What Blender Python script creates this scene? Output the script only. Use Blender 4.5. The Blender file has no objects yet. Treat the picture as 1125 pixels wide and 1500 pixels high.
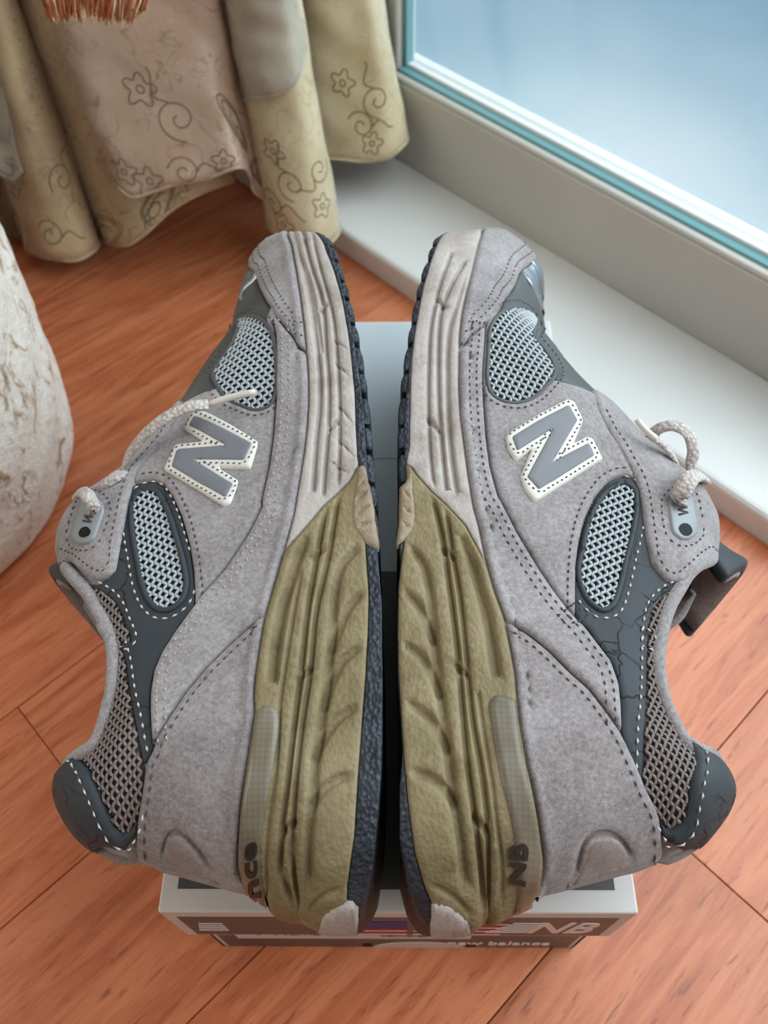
import bpy, bmesh, math, random, json
import numpy as np
from mathutils import Vector, Matrix
from mathutils.geometry import delaunay_2d_cdt

U = 0.0085                      # metres per modelling unit
scn = bpy.context.scene
COL = scn.collection
random.seed(4); RNG = np.random.default_rng(4)

# ------------------------------------------------------------------ camera
pitch, roll, yaw = 0.9687, -0.0282, 0.0289
cp, sp = math.cos(pitch), math.sin(pitch)
Rz = Matrix.Rotation(yaw, 3, 'Z')
fwd, rgt, upv = Rz @ Vector((0, cp, -sp)), Rz @ Vector((1, 0, 0)), Rz @ Vector((0, sp, cp))
c_, s_ = math.cos(roll), math.sin(roll)
r2, u2 = rgt*c_ + upv*s_, upv*c_ - rgt*s_
cd = bpy.data.cameras.new('camera'); cam = bpy.data.objects.new('camera', cd); COL.objects.link(cam)
cam.matrix_world = Matrix(((r2.x, u2.x, -fwd.x, 0.1161*U), (r2.y, u2.y, -fwd.y, -6.658*U), (r2.z, u2.z, -fwd.z, 54.2189*U), (0, 0, 0, 1)))
cd.sensor_fit = 'HORIZONTAL'; cd.sensor_width = 36; cd.lens = 1249.83/1125*36
cd.clip_start = 0.01
cd.dof.use_dof = True; cd.dof.focus_distance = 34*U; cd.dof.aperture_fstop = 20
scn.camera = cam

TH = math.radians(44)
PX, PY = math.cos(TH), math.sin(TH)
def pq(p, q, z=0.0):            # room axes: p towards the window, q along it
    return Vector((p*PX - q*PY, p*PY + q*PX, z))

# ------------------------------------------------------------------ world and light
w = bpy.data.worlds.new('world'); scn.world = w; w.use_nodes = True
nt = w.node_tree; bg = nt.nodes['Background']
tc = nt.nodes.new('ShaderNodeTexCoord'); sx = nt.nodes.new('ShaderNodeSeparateXYZ'); rp = nt.nodes.new('ShaderNodeValToRGB')
nt.links.new(tc.outputs['Generated'], sx.inputs[0]); nt.links.new(sx.outputs['Z'], rp.inputs[0]); nt.links.new(rp.outputs[0], bg.inputs[0])
rp.color_ramp.elements[0].position = 0.0; rp.color_ramp.elements[0].color = (0.86, 0.92, 1, 1)
rp.color_ramp.elements[1].position = 1.0; rp.color_ramp.elements[1].color = (0.74, 0.85, 1, 1)
bg.inputs[1].default_value = 1.25

def area(name, loc, target, sx_, sy_, power, colr):
    d = bpy.data.lights.new(name, 'AREA'); d.shape = 'RECTANGLE'; d.size = sx_*U; d.size_y = sy_*U
    d.energy = power; d.color = colr
    o = bpy.data.objects.new(name, d); COL.objects.link(o)
    o.location = Vector(loc)*U
    o.rotation_euler = (Vector(target)-Vector(loc)).to_track_quat('-Z', 'Y').to_euler()
    return o
area('window_daylight', pq(75, -28, 85), pq(0, 8, 5), 120, 120, 15.0, (0.97, 0.98, 1.0))
area('assumed_side_light', (-95, -22, 75), (-20, 15, 5), 50, 60, 3.4, (1.0, 0.93, 0.86))  # assumed light from the left, added inside the room; no window modelled there

scn.view_settings.view_transform = 'Standard'; scn.view_settings.look = 'None'
scn.view_settings.gamma = 1.0; scn.view_settings.use_curve_mapping = False
scn.view_settings.exposure = 0.0

# ------------------------------------------------------------------ materials
def srgb(r, g, b):
    return tuple((c/255/12.92 if c/255 <= .04045 else ((c/255+.055)/1.055)**2.4) for c in (r, g, b)) + (1,)
class M:
    def __init__(s, name, col, rough=.6, spec=.3, **kw):
        s.m = bpy.data.materials.new(name); s.m.use_nodes = True
        s.nt = s.m.node_tree; s.b = s.nt.nodes['Principled BSDF']
        s.b.inputs['Base Color'].default_value = col; s.b.inputs['Roughness'].default_value = rough
        s.b.inputs['Specular IOR Level'].default_value = spec
        for k, v in kw.items(): s.b.inputs[k.replace('_', ' ')].default_value = v
        s.tc = s.nt.nodes.new('ShaderNodeTexCoord'); s.col = None; s.h = None; s.base = col
    def n(s, t, **kw):
        q = s.nt.nodes.new('ShaderNode'+t)
        for k, v in kw.items(): setattr(q, k, v)
        return q
    def L(s, a, b): s.nt.links.new(a, b)
    def coord(s, scale=(1, 1, 1), rot=(0, 0, 0), src='Object'):
        mp = s.n('Mapping'); mp.inputs['Scale'].default_value = tuple(k/U for k in scale); mp.inputs['Rotation'].default_value = rot
        s.L(s.tc.outputs[src], mp.inputs[0]); return mp.outputs[0]
    def noise(s, scale=1, detail=4, rough=.6, vec=None, dist=0):
        q = s.n('TexNoise'); q.inputs['Scale'].default_value = scale; q.inputs['Detail'].default_value = detail
        q.inputs['Roughness'].default_value = rough; q.inputs['Distortion'].default_value = dist
        s.L(vec or s.coord(), q.inputs['Vector']); return q.outputs['Fac']
    def ramp(s, fac, stops):
        q = s.n('ValToRGB'); e = q.color_ramp.elements
        while len(e) < len(stops): e.new(.5)
        for el, (p, c) in zip(e, stops): el.position = p; el.color = c if isinstance(c, tuple) else (c, c, c, 1)
        s.L(fac, q.inputs[0]); return q.outputs[0]
    def mix(s, fac, a, b, mode='MIX'):
        q = s.n('Mix', data_type='RGBA', blend_type=mode)
        for sock, v in ((q.inputs[0], fac), (q.inputs[6], a), (q.inputs[7], b)):
            if hasattr(v, 'is_output'): s.L(v, sock)
            else: sock.default_value = v
        return q.outputs[2]
    def math(s, op, a, b=0.0):
        q = s.n('Math', operation=op)
        for sock, v in ((q.inputs[0], a), (q.inputs[1], b)):
            if hasattr(v, 'is_output'): s.L(v, sock)
            else: sock.default_value = v
        return q.outputs[0]
    def setcol(s, c): s.L(c, s.b.inputs['Base Color']); return s
    def bump(s, h, strength=.5, dist=.05):
        q = s.n('Bump'); q.inputs['Strength'].default_value = strength; q.inputs['Distance'].default_value = dist*U
        s.L(h, q.inputs['Height']); s.L(q.outputs[0], s.b.inputs['Normal']); return s

def suede(name, c, dark, lite, seed=0.):
    m = M(name, c, .95, .12, Sheen_Weight=.35, Sheen_Roughness=.45)
    big = m.ramp(m.noise(.35, 5, .65, dist=.6), [(.32, dark), (.5, c), (.72, lite)])
    fine = m.noise(5.5, 6, .75)
    c2 = m.mix(.62, big, m.ramp(fine, [(.34, dark), (.52, c), (.72, lite)]), 'MIX')
    m.setcol(c2); m.bump(m.math('ADD', fine, m.math('MULTIPLY', m.noise(1.6, 3), .8)), .55, .12)
    return m.m
SU = suede('suede_grey', srgb(152, 147, 148), srgb(112, 106, 107), srgb(186, 183, 184))
SUD = suede('suede_heel', srgb(146, 139, 140), srgb(102, 93, 93), srgb(180, 175, 177))
SUP = suede('suede_lining', srgb(138, 124, 120), srgb(110, 96, 92), srgb(160, 146, 142))
def leather(name, c, c2, bstr=.35, rough=.45, cracks=False, spec=.25):
    m = M(name, c, rough, spec)
    n1 = m.noise(.5, 5, .6)
    colr = m.mix(n1, c, c2)
    v = m.n('TexVoronoi', feature='DISTANCE_TO_EDGE'); v.inputs['Scale'].default_value = 5.0; m.L(m.coord(), v.inputs['Vector'])
    h = m.math('MINIMUM', v.outputs['Distance'], .25)
    if cracks:
        nv = m.n('TexNoise'); nv.inputs['Scale'].default_value = 1.3; m.L(m.coord(), nv.inputs['Vector'])
        va = m.n('VectorMath', operation='ADD'); sc = m.n('VectorMath', operation='SCALE'); sc.inputs['Scale'].default_value = .7
        m.L(nv.outputs['Color'], sc.inputs[0]); m.L(m.coord(), va.inputs[0]); m.L(sc.outputs[0], va.inputs[1])
        v2 = m.n('TexVoronoi', feature='DISTANCE_TO_EDGE'); v2.inputs['Scale'].default_value = .62; m.L(va.outputs[0], v2.inputs['Vector'])
        mask = m.ramp(m.noise(.28, 2), [(.47, 0.), (.56, 1.)])
        cr = m.math('MULTIPLY', m.ramp(v2.outputs['Distance'], [(.0, 1.), (.035, 0.)]), mask)
        colr = m.mix(cr, colr, (.012, .014, .018, 1)); h = m.math('SUBTRACT', m.math('MULTIPLY', h, .3), m.math('MULTIPLY', cr, 1.0))
    m.setcol(colr); m.bump(h, bstr, .08); return m.m
DARK = leather('slate_leather', srgb(50, 57, 63), srgb(66, 70, 74), .5, .6, True)
VAMP = leather('vamp_leather', srgb(72, 76, 78), srgb(92, 95, 94), .2, .42)
def eva(name, c, cd, cl, bs=.5):
    m = M(name, c, .62, .3)
    n1 = m.ramp(m.noise(.45, 6, .7, dist=.5), [(.3, cd), (.52, c), (.75, cl)])
    v = m.n('TexVoronoi', feature='F1'); v.inputs['Scale'].default_value = 6.; m.L(m.coord((1, .75, 1)), v.inputs['Vector'])
    sp_ = m.ramp(m.noise(2.2, 5, .7), [(.66, 0.), (.74, .55)])
    m.setcol(m.mix(sp_, n1, cd)); m.bump(m.math('ADD', v.outputs['Distance'], m.math('MULTIPLY', m.noise(3, 4), .5)), bs, .07); return m.m
MIDF = eva('midsole_foam', srgb(172, 164, 159), srgb(150, 140, 134), srgb(188, 181, 176), .3)
MIDH = eva('heel_foam_olive', srgb(131, 119, 88), srgb(110, 98, 70), srgb(150, 138, 110), .45)
CRASH = eva('crash_pad_foam', srgb(150, 136, 116), srgb(120, 104, 84), srgb(172, 160, 142), .3)
def rubber():
    m = M('outsole_rubber', srgb(38, 45, 55), .55, .4)
    v = m.n('TexVoronoi', feature='F1'); v.inputs['Scale'].default_value = 5.5; m.L(m.coord((1, .8, 1)), v.inputs['Vector'])
    m.setcol(m.ramp(m.noise(.6, 4), [(.3, srgb(26, 31, 40)), (.7, srgb(52, 60, 70))])); m.bump(v.outputs['Distance'], .8, .12); return m.m
RUB = rubber()
def gel():
    m = M('gel_window', srgb(146, 142, 128), .42, .4, Coat_Weight=.2, Coat_Roughness=.3)
    g = m.n('TexBrick'); g.offset = 0; g.inputs['Scale'].default_value = 1; g.inputs['Color1'].default_value = (1, 1, 1, 1); g.inputs['Color2'].default_value = (.9, .9, .9, 1)
    g.inputs['Mortar'].default_value = (0, 0, 0, 1); g.inputs['Mortar Size'].default_value = .03; g.inputs['Brick Width'].default_value = .2; g.inputs['Row Height'].default_value = .2
    m.L(m.coord(), g.inputs['Vector'])
    base = m.ramp(m.noise(.22, 3), [(.3, srgb(96, 84, 70)), (.55, srgb(124, 117, 100)), (.8, srgb(142, 138, 124))])
    m.setcol(m.mix(.16, base, g.outputs['Color'], 'MULTIPLY')); m.bump(g.outputs['Fac'], .15, .03); return m.m
GEL = gel()
THREAD = M('knit_thread', srgb(174, 182, 186), .7, .3).m
THREADC = M('collar_thread', srgb(132, 122, 119), .8, .2).m
KNITB = M('knit_base', srgb(62, 70, 76), .9, .1).m
KNITC = M('collar_knit_base', srgb(78, 73, 72), .9, .1).m
STW = M('stitch_light', srgb(205, 200, 196), .6, .3).m
STD = M('stitch_dark', srgb(82, 76, 76), .7, .2).m
STG = M('stitch_grey', srgb(168, 161, 158), .7, .2).m
WHITE = leather('logo_border_white', srgb(224, 223, 217), srgb(206, 204, 194), .15, .45)
GREYL = leather('logo_core_grey', srgb(112, 114, 120), srgb(124, 126, 132), .1, .38)
PLATE = M('eyelet_plate_grey', srgb(138, 145, 149), .4, .4).m
HOLE = M('dark_hole', srgb(20, 22, 24), .6, .2).m
REFL = M('reflective_film', srgb(150, 158, 165), .25, .6, Metallic=.6).m
def lacemat():
    m = M('lace_weave', srgb(205, 199, 194), .8, .2)
    w1 = m.n('TexVoronoi', feature='F1'); w1.inputs['Scale'].default_value = 5; m.L(m.coord(), w1.inputs['Vector'])
    m.setcol(m.ramp(w1.outputs['Distance'], [(.0, srgb(212, 206, 202)), (.7, srgb(176, 168, 164))])); m.bump(m.math('SUBTRACT', 1.0, w1.outputs['Distance']), .9, .1); return m.m
LACE = lacemat()
AGLET = M('aglet_plastic', srgb(214, 208, 200), .3, .5, Transmission_Weight=.1).m
INKD = M('ink_dark', srgb(46, 38, 34), .5, .3).m

# ------------------------------------------------------------------ mesh helpers
def tagp(o, label=None, cat=None, group=None, kind=None):
    for k, v in (('label', label), ('category', cat), ('group', group), ('kind', kind)):
        if v: o[k] = v
    return o
def empty(name, loc, label=None, cat=None, group=None, kind=None):
    o = bpy.data.objects.new(name, None); COL.objects.link(o); o.location = Vector(loc)*U; o.empty_display_size = .01
    return tagp(o, label, cat, group, kind)
def mesh(name, V, F, mat, parent=None, smooth=True, label=None, kind=None, origin=None):
    V = np.asarray(V, float)
    org = np.array(origin if origin is not None else (np.array(parent.location)/U if parent and parent.type == 'EMPTY' else (0, 0, 0)))
    if parent is not None and parent.type == 'MESH' and origin is None: org = np.array(parent['_o'])
    me = bpy.data.meshes.new(name)
    me.from_pydata(((V-org)*U).tolist(), [], [tuple(int(i) for i in f) for f in F]); me.update()
    if smooth: me.polygons.foreach_set('use_smooth', [True]*len(me.polygons))
    if isinstance(mat, (list, tuple)):
        for k in mat: me.materials.append(k)
    else: me.materials.append(mat)
    o = bpy.data.objects.new(name, me); COL.objects.link(o)
    if parent is None: o.location = Vector(org)*U
    else: o.parent = parent
    o['_o'] = [float(x) for x in org]
    if label: o['label'] = label
    if kind: o['kind'] = kind
    return o
class MB:
    def __init__(s): s.v = []; s.f = []
    def add(s, V, F):
        k = len(s.v); s.v += [tuple(map(float, p)) for p in V]; s.f += [tuple(i+k for i in f) for f in F]
    def box(s, a, b, fn=None):
        V = [(x, y, z) for x in (a[0], b[0]) for y in (a[1], b[1]) for z in (a[2], b[2])]
        if fn: V = [fn(*q) for q in V]
        F = [(0, 1, 3, 2), (4, 6, 7, 5), (0, 4, 5, 1), (2, 3, 7, 6), (0, 2, 6, 4), (1, 5, 7, 3)]
        s.add(V, F)
    def tube(s, pts, r, seg=8, flat=1.0, nrm=None, cap=True):
        P = np.asarray(pts, float); n = len(P)
        T = np.gradient(P, axis=0); T /= np.linalg.norm(T, axis=1)[:, None]+1e-9
        R_ = np.full(n, r) if np.isscalar(r) else np.asarray(r)
        up = np.array([0, 0, 1.]) if nrm is None else None
        V = []
        for i in range(n):
            u0 = np.asarray(nrm[i], float) if nrm is not None else up
            a = np.cross(T[i], u0)
            if np.linalg.norm(a) < 1e-3: a = np.cross(T[i], (1, 0, 0))
            a /= np.linalg.norm(a); b = np.cross(a, T[i])
            for k in range(seg):
                t = 2*math.pi*k/seg
                V.append(P[i]+R_[i]*(math.cos(t)*a+math.sin(t)*b*flat))
        F = [(i*seg+k, i*seg+(k+1) % seg, (i+1)*seg+(k+1) % seg, (i+1)*seg+k) for i in range(n-1) for k in range(seg)]
        if cap: F += [tuple(range(seg))[::-1], tuple(range((n-1)*seg, n*seg))]
        s.add(V, F)
    def build(s, name, mat, parent=None, **kw): return mesh(name, s.v, s.f, mat, parent, **kw)
def bevel(o, wdt, seg=2, ang=.6):
    b = o.modifiers.new('bevel', 'BEVEL'); b.width = wdt*U; b.segments = seg; b.limit_method = 'ANGLE'; b.angle_limit = ang
    return o
def spline(pts, n=None, step=None):
    P = np.asarray(pts, float); d = np.r_[0, np.cumsum(np.linalg.norm(np.diff(P, axis=0), axis=1))]
    keep = np.r_[True, np.diff(d) > 1e-6]; P = P[keep]; d = d[keep]
    if len(P) < 3:
        n = n or max(2, int(d[-1]/step)+1); x = np.linspace(0, d[-1], n); return np.stack([np.interp(x, d, P[:, i]) for i in range(P.shape[1])], 1)
    m = np.zeros_like(P); sl = np.diff(P, axis=0)/np.diff(d)[:, None]
    m[1:-1] = (sl[:-1]*np.diff(d)[1:, None]+sl[1:]*np.diff(d)[:-1, None])/(d[2:]-d[:-2])[:, None]; m[0] = sl[0]; m[-1] = sl[-1]
    n = n or max(2, int(round(d[-1]/step))+1); x = np.linspace(0, d[-1], n)
    k = np.clip(np.searchsorted(d, x, side='right')-1, 0, len(d)-2); h = (d[k+1]-d[k])[:, None]; t = ((x-d[k])[:, None])/h
    return (2*t**3-3*t**2+1)*P[k]+(t**3-2*t**2+t)*h*m[k]+(-2*t**3+3*t**2)*P[k+1]+(t**3-t**2)*h*m[k+1]

# ------------------------------------------------------------------ the setting
def plank_mat():
    m = M('laminate_planks', srgb(190, 110, 70), .42, .45, Coat_Weight=.25, Coat_Roughness=.3)
    oi = m.n('ObjectInfo'); ad = m.n('VectorMath', operation='ADD'); sc = m.n('VectorMath', operation='SCALE'); cb = m.n('CombineXYZ')
    for i in range(3): m.L(oi.outputs['Random'], cb.inputs[i])
    sc.inputs['Scale'].default_value = 40; m.L(cb.outputs[0], sc.inputs[0]); m.L(m.coord((.055, .5, .5)), ad.inputs[0]); m.L(sc.outputs[0], ad.inputs[1])
    v = ad.outputs[0]
    a = m.noise(1.0, 5, .6, v, 1.6); b = m.noise(6.0, 4, .7, v, .4)
    base = m.ramp(a, [(.25, srgb(160, 84, 50)), (.45, srgb(188, 106, 66)), (.6, srgb(204, 126, 86)), (.8, srgb(174, 96, 60))])
    streak = m.ramp(b, [(.32, 1.), (.43, 0.)])
    c = m.mix(m.math('MULTIPLY', streak, .7), base, srgb(120, 58, 38))
    c = m.mix(m.ramp(b, [(.55, 0.), (.8, .5)]), c, srgb(224, 150, 108))
    hv = m.n('HueSaturation'); m.L(c, hv.inputs['Color'])
    m.L(m.math('ADD', m.math('MULTIPLY', oi.outputs['Random'], .28), .84), hv.inputs['Value'])
    m.setcol(hv.outputs[0]); m.bump(b, .12, .05); return m.m
PL = plank_mat()
SUB = M('subfloor_dark', srgb(60, 30, 20), .9, .1).m
mb = MB(); mb.box((-60, -95, -3), (52, 110, -1.2), lambda p, q, z: pq(p, q, z))
fl = mb.build('floor', SUB, smooth=False, kind='structure')
def plank(p0, p1, q0, q1):
    g = .03
    mb = MB(); l, wd = (p1-p0)/2-g, (q1-q0)/2-g
    mb.box((-l, -wd, -1.1), (l, wd, 0))
    me_o = mb.build('plank', PL, smooth=False, origin=(0, 0, 0))
    me_o.parent = fl; me_o.location = pq((p0+p1)/2, (q0+q1)/2)*U; me_o.rotation_euler = (0, 0, TH)
    bevel(me_o, .05, 2)
PW = 11.37
for k in range(-8, 10):
    q0 = -5.75+PW*k; q1 = q0+PW
    jo = 16.6 if k == -1 else [-30, 27, -8, 33, -22, 9, 30, -15][k % 8]
    xs = [-58, jo, 39.6] if jo > -50 else [-58, 39.6]
    if k == 0: xs = [-58, -34, 39.6]
    if k == 1: xs = [-58, -30, 39.6]
    for a, b in zip(xs[:-1], xs[1:]): plank(a, b, q0, q1)

def paint(name, c, rough=.35, spec=.5, bs=.06):
    m = M(name, c, rough, spec); m.setcol(m.mix(m.noise(.12, 4), c, tuple(x*.9 for x in c[:3])+(1,))); m.bump(m.noise(.8, 3), bs, .1); return m.m
PAINT = paint('white_paint', srgb(222, 224, 222), .28, .5)
FRAMEM = paint('frame_paint', srgb(196, 196, 190), .4, .45)
WALLM = paint('wall_paint', srgb(168, 156, 142), .8, .2)
def pbox(name, p0, p1, q0, q1, z0, z1, mat, bv=.2, parent=None, **kw):
    mb = MB(); mb.box((p0, q0, z0), (p1, q1, z1), pq); o = mb.build(name, mat, parent, smooth=False, **kw)
    if bv: bevel(o, bv, 3)
    return o
pbox('trim_1', 38.95, 54.4, -95, 88, -1, 2.55, PAINT, .55, kind='structure')          # the low white ledge under the window
mb = MB(); mb.box((50.6, -95, 2.55), (54.5, 54.6, 10.6), pq); mb.box((51.2, -95, 10.6), (54.5, 54.6, 11.0), pq)
wf = mb.build('window_1', FRAMEM, smooth=False, kind='structure'); bevel(wf, .12, 2)
pbox('glazing_bead', 50.75, 51.45, -95, 53.0, 10.45, 11.1, FRAMEM, .28, wf)
GASK = M('teal_gasket', srgb(110, 160, 166), .3, .5).m
pbox('gasket', 51.6, 52.5, -95, 53.1, 10.6, 11.25, GASK, .1, wf, label='teal glazing gasket')
pbox('spacer_bar', 52.5, 53.1, -95, 53.1, 11.0, 11.55, M('spacer_white', srgb(236, 240, 242), .3, .5).m, .12, wf)
pbox('side_jamb', 50.9, 54.5, 54.6, 60, -1, 210, FRAMEM, .3, wf)
pbox('side_bead', 51.6, 54.2, 53.1, 54.6, 2.55, 210, FRAMEM, .4, wf)
pbox('side_gasket', 52.3, 53.3, 52.6, 53.1, 11.2, 210, GASK, .1, wf, label='teal glazing gasket')
gm = bpy.data.materials.new('window_glass'); gm.use_nodes = True; t = gm.node_tree; t.nodes.clear()
o_ = t.nodes.new('ShaderNodeOutputMaterial'); mx = t.nodes.new('ShaderNodeMixShader'); tr = t.nodes.new('ShaderNodeBsdfTransparent'); gl = t.nodes.new('ShaderNodeBsdfGlossy'); lw = t.nodes.new('ShaderNodeLayerWeight'); pw = t.nodes.new('ShaderNodeMath'); pw.operation = 'POWER'; pw.inputs[1].default_value = 4; fr = t.nodes.new('ShaderNodeMath'); fr.operation = 'MULTIPLY_ADD'; fr.inputs[1].default_value = .6; fr.inputs[2].default_value = .05; t.links.new(lw.outputs['Facing'], pw.inputs[0]); t.links.new(pw.outputs[0], fr.inputs[0])
tr.inputs[0].default_value = (.92, .97, .975, 1); gl.inputs['Roughness'].default_value = .06
t.links.new(fr.outputs[0], mx.inputs[0]); t.links.new(tr.outputs[0], mx.inputs[1]); t.links.new(gl.outputs[0], mx.inputs[2]); t.links.new(mx.outputs[0], o_.inputs[0])
pbox('pane', 52.9, 53.3, -95, 52.9, 10.9, 210, gm, 0, wf)
# outside: terrace far below the glass, the window's bright-to-blue glow painted into its colour
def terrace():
    m = M('terrace_painted_glow', srgb(150, 185, 205), .6, .3)
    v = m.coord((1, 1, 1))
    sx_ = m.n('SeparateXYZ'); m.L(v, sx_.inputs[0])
    p_ = m.math('ADD', m.math('MULTIPLY', sx_.outputs['X'], PX), m.math('MULTIPLY', sx_.outputs['Y'], PY))     # painted glow runs from pale at the window to blue farther out
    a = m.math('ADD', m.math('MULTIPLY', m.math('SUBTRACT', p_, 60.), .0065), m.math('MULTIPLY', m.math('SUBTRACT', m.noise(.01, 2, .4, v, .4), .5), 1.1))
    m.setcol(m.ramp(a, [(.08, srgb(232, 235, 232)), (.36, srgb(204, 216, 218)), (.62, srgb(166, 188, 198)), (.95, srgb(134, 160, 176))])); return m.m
pbox('trim_2', 54.5, 57.5, -95, 130, 4.0, 9.5, paint('outer_sill_white', srgb(230, 234, 235), .4), .4, kind='structure')
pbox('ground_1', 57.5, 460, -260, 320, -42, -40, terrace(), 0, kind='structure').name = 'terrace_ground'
pbox('wall_left', -60, 58, 88, 92, -1, 210, WALLM, 0, kind='structure')
pbox('wall_right', 54.4, 58, 60, 92, -1, 210, WALLM, 0, kind='structure')
pbox('baseboard_left', -60, 39, 86.6, 88, -1, 8, PAINT, .3, kind='structure')

pbox('wall_back', -124, -120, -99, 92, -1, 215, WALLM, 0, kind='structure')
pbox('wall_right_2', -124, 58, -99, -95, -1, 215, WALLM, 0, kind='structure').name = 'wall_side'
pbox('wall_left_2', -124, -60, 88, 92, -1, 215, WALLM, 0, kind='structure').name = 'wall_left_rear'
pbox('ceiling', -124, 58, -99, 92, 210, 215, paint('ceiling_paint', srgb(228, 224, 216), .8, .2), 0, kind='structure')
pbox('floor_rear', -124, -60, -99, 92, -1.2, 0, SUB, 0, kind='structure')

# ------------------------------------------------------------------ shoe box
BXL, BXH = 37.0, 13.63
CARDW = paint('card_white', srgb(214, 212, 210), .5, .35, .03)
CARDG = paint('card_print_grey', srgb(84, 84, 86), .42, .4, .03)
CARDL = paint('card_print_pale', srgb(196, 208, 214), .3, .5, .03)
bx = empty('shoe_box', (0, 18.5, 0), 'grey and white cardboard shoe box on the floor carrying both sneakers', 'box')
W2 = 10.02
mb = MB()
mb.box((-W2, .45, 0), (W2, .7, 12.9)); mb.box((-W2, 36.3, 0), (W2, 36.55, 12.9))
mb.box((-W2, .45, 0), (-W2+.25, 36.55, 12.9)); mb.box((W2-.25, .45, 0), (W2, 36.55, 12.9)); mb.box((-W2, .45, 0), (W2, 36.55, .2))
base = bevel(mb.build('box_base', CARDW, bx, smooth=False), .06, 2)
mb = MB(); H = BXH; F_ = 6.3
mb.box((-10.5, 0, H-.25), (10.5, BXL, H)); mb.box((-10.5, 0, H-F_), (10.5, .22, H-.1)); mb.box((-10.5, BXL-.22, H-F_), (10.5, BXL, H-.1))
mb.box((-10.5, .1, H-F_), (-10.28, BXL-.1, H-.1)); mb.box((10.28, .1, H-F_), (10.5, BXL-.1, H-.1))
lid = bevel(mb.build('box_lid', CARDW, bx, smooth=False), .1, 3)
def sheet(name, corners, mat, parent, label=None, th=.03):
    # a flat print: polygon with a little thickness; corners given in 3D, normal by right-hand rule
    P = np.array(corners, float); n = np.cross(P[1]-P[0], P[2]-P[1]); n /= np.linalg.norm(n); k = len(P)
    V = np.vstack([P, P+n*th]); F = [tuple(range(k, 2*k))]+[(i, (i+1) % k, k+(i+1) % k, k+i) for i in range(k)]
    return mesh(name, V, F, mat, parent, smooth=False, label=label)
T = H+.003
sheet('print_panel', [(-9.75, .95, T), (9.6, .95, T), (9.6, 17.2, T), (-9.75, 17.2, T)], CARDG, lid, 'dark grey printed field')
sheet('print_panel', [(-10.2, 17.25, T), (10.2, 17.25, T), (10.2, 25.05, T), (-10.2, 25.05, T)], CARDL, lid, 'pale blue-grey printed field')
sheet('print_panel', [(-10.2, 25.13, T), (10.2, 25.13, T), (10.2, 36.75, T), (-10.2, 36.75, T)], CARDL, lid, 'pale blue-grey printed field')
NAVY = M('ink_navy', srgb(44, 52, 128), .5).m; RED = M('ink_red', srgb(150, 44, 58), .5).m; WHI = M('ink_white', srgb(226, 220, 218), .5).m
sheet('print_mark', [(-8.4, 2.3, T+.03), (-7.0, 2.3, T+.03), (-7.0, 3.4, T+.03), (-8.4, 3.4, T+.03)], NAVY, lid, 'small navy printed mark')
def fy(x, z, y=-.003): return (x, y, z)
def frect(name, x0, x1, z0, z1, mat, parent, y=-.003, slant=0, label=None):
    return sheet(name, [fy(x0, z0, y), fy(x1, z0, y), fy(x1+slant, z1, y), fy(x0+slant, z1, y)], mat, parent, label, th=.02)
frect('front_panel', -9.9, 9.9, H-F_+.35, H-1.1, CARDG, lid, label='dark grey printed field')
# stars-and-stripes mark
zt = H-1.9
frect('flag_canton', -1.95, .45, zt-1.7, zt-.2, NAVY, lid, -.03)
for i in range(4):
    z = zt-.1-i*.95
    x0 = -1.9 if i >= 2 else .75
    frect('flag_stripe', x0, .45 if i >= 2 else 5.1-.1*i, z-.55, z, RED, lid, -.03, label='red stripe')
    if i >= 2: frect('flag_stripe', .75, 5.0, z-.55, z, RED, lid, -.03, label='red stripe')
    frect('flag_stripe', x0, .45 if i >= 2 else 5.1, z-.75, z-.6, WHI, lid, -.035, label='white stripe')
    if i >= 2: frect('flag_stripe', .75, 5.0, z-.75, z-.6, WHI, lid, -.035, label='white stripe')
def text(name, s, size, fn, mat, parent, ext=.015, shear=0, weight=0, sx=1):
    cu = bpy.data.curves.new(name, 'FONT'); cu.body = s; cu.size = size; cu.extrude = ext; cu.offset = weight; cu.shear = shear; cu.resolution_u = 3
    o = bpy.data.objects.new('tmp', cu); COL.objects.link(o)
    dg = bpy.context.evaluated_depsgraph_get(); me = bpy.data.meshes.new_from_object(o.evaluated_get(dg))
    V = np.array([v.co[:] for v in me.vertices]); F = [tuple(p.vertices) for p in me.polygons]
    bpy.data.objects.remove(o); bpy.data.meshes.remove(me)
    V[:, 0] *= sx
    return mesh(name, [fn(*v) for v in V], F, mat, parent, smooth=False)
text('emblem_letters', 'NB', 4.0, lambda x, y, z: (6.1+x, -.04-z, H-5.0+y), WHI, lid, shear=.3, weight=.06, sx=.56)
for i in range(6):
    frect('emblem_bar', 4.2+.22*i, 6.2+.1*i, H-4.95+i*.5, H-4.72+i*.5, WHI, lid, -.035, label='white speed line')
for i in range(4): frect('emblem_bar', -9.5+.1*i, -8.1, H-4.6+i*.6, H-4.35+i*.6, WHI, lid, -.035, label='white speed line')
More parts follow.
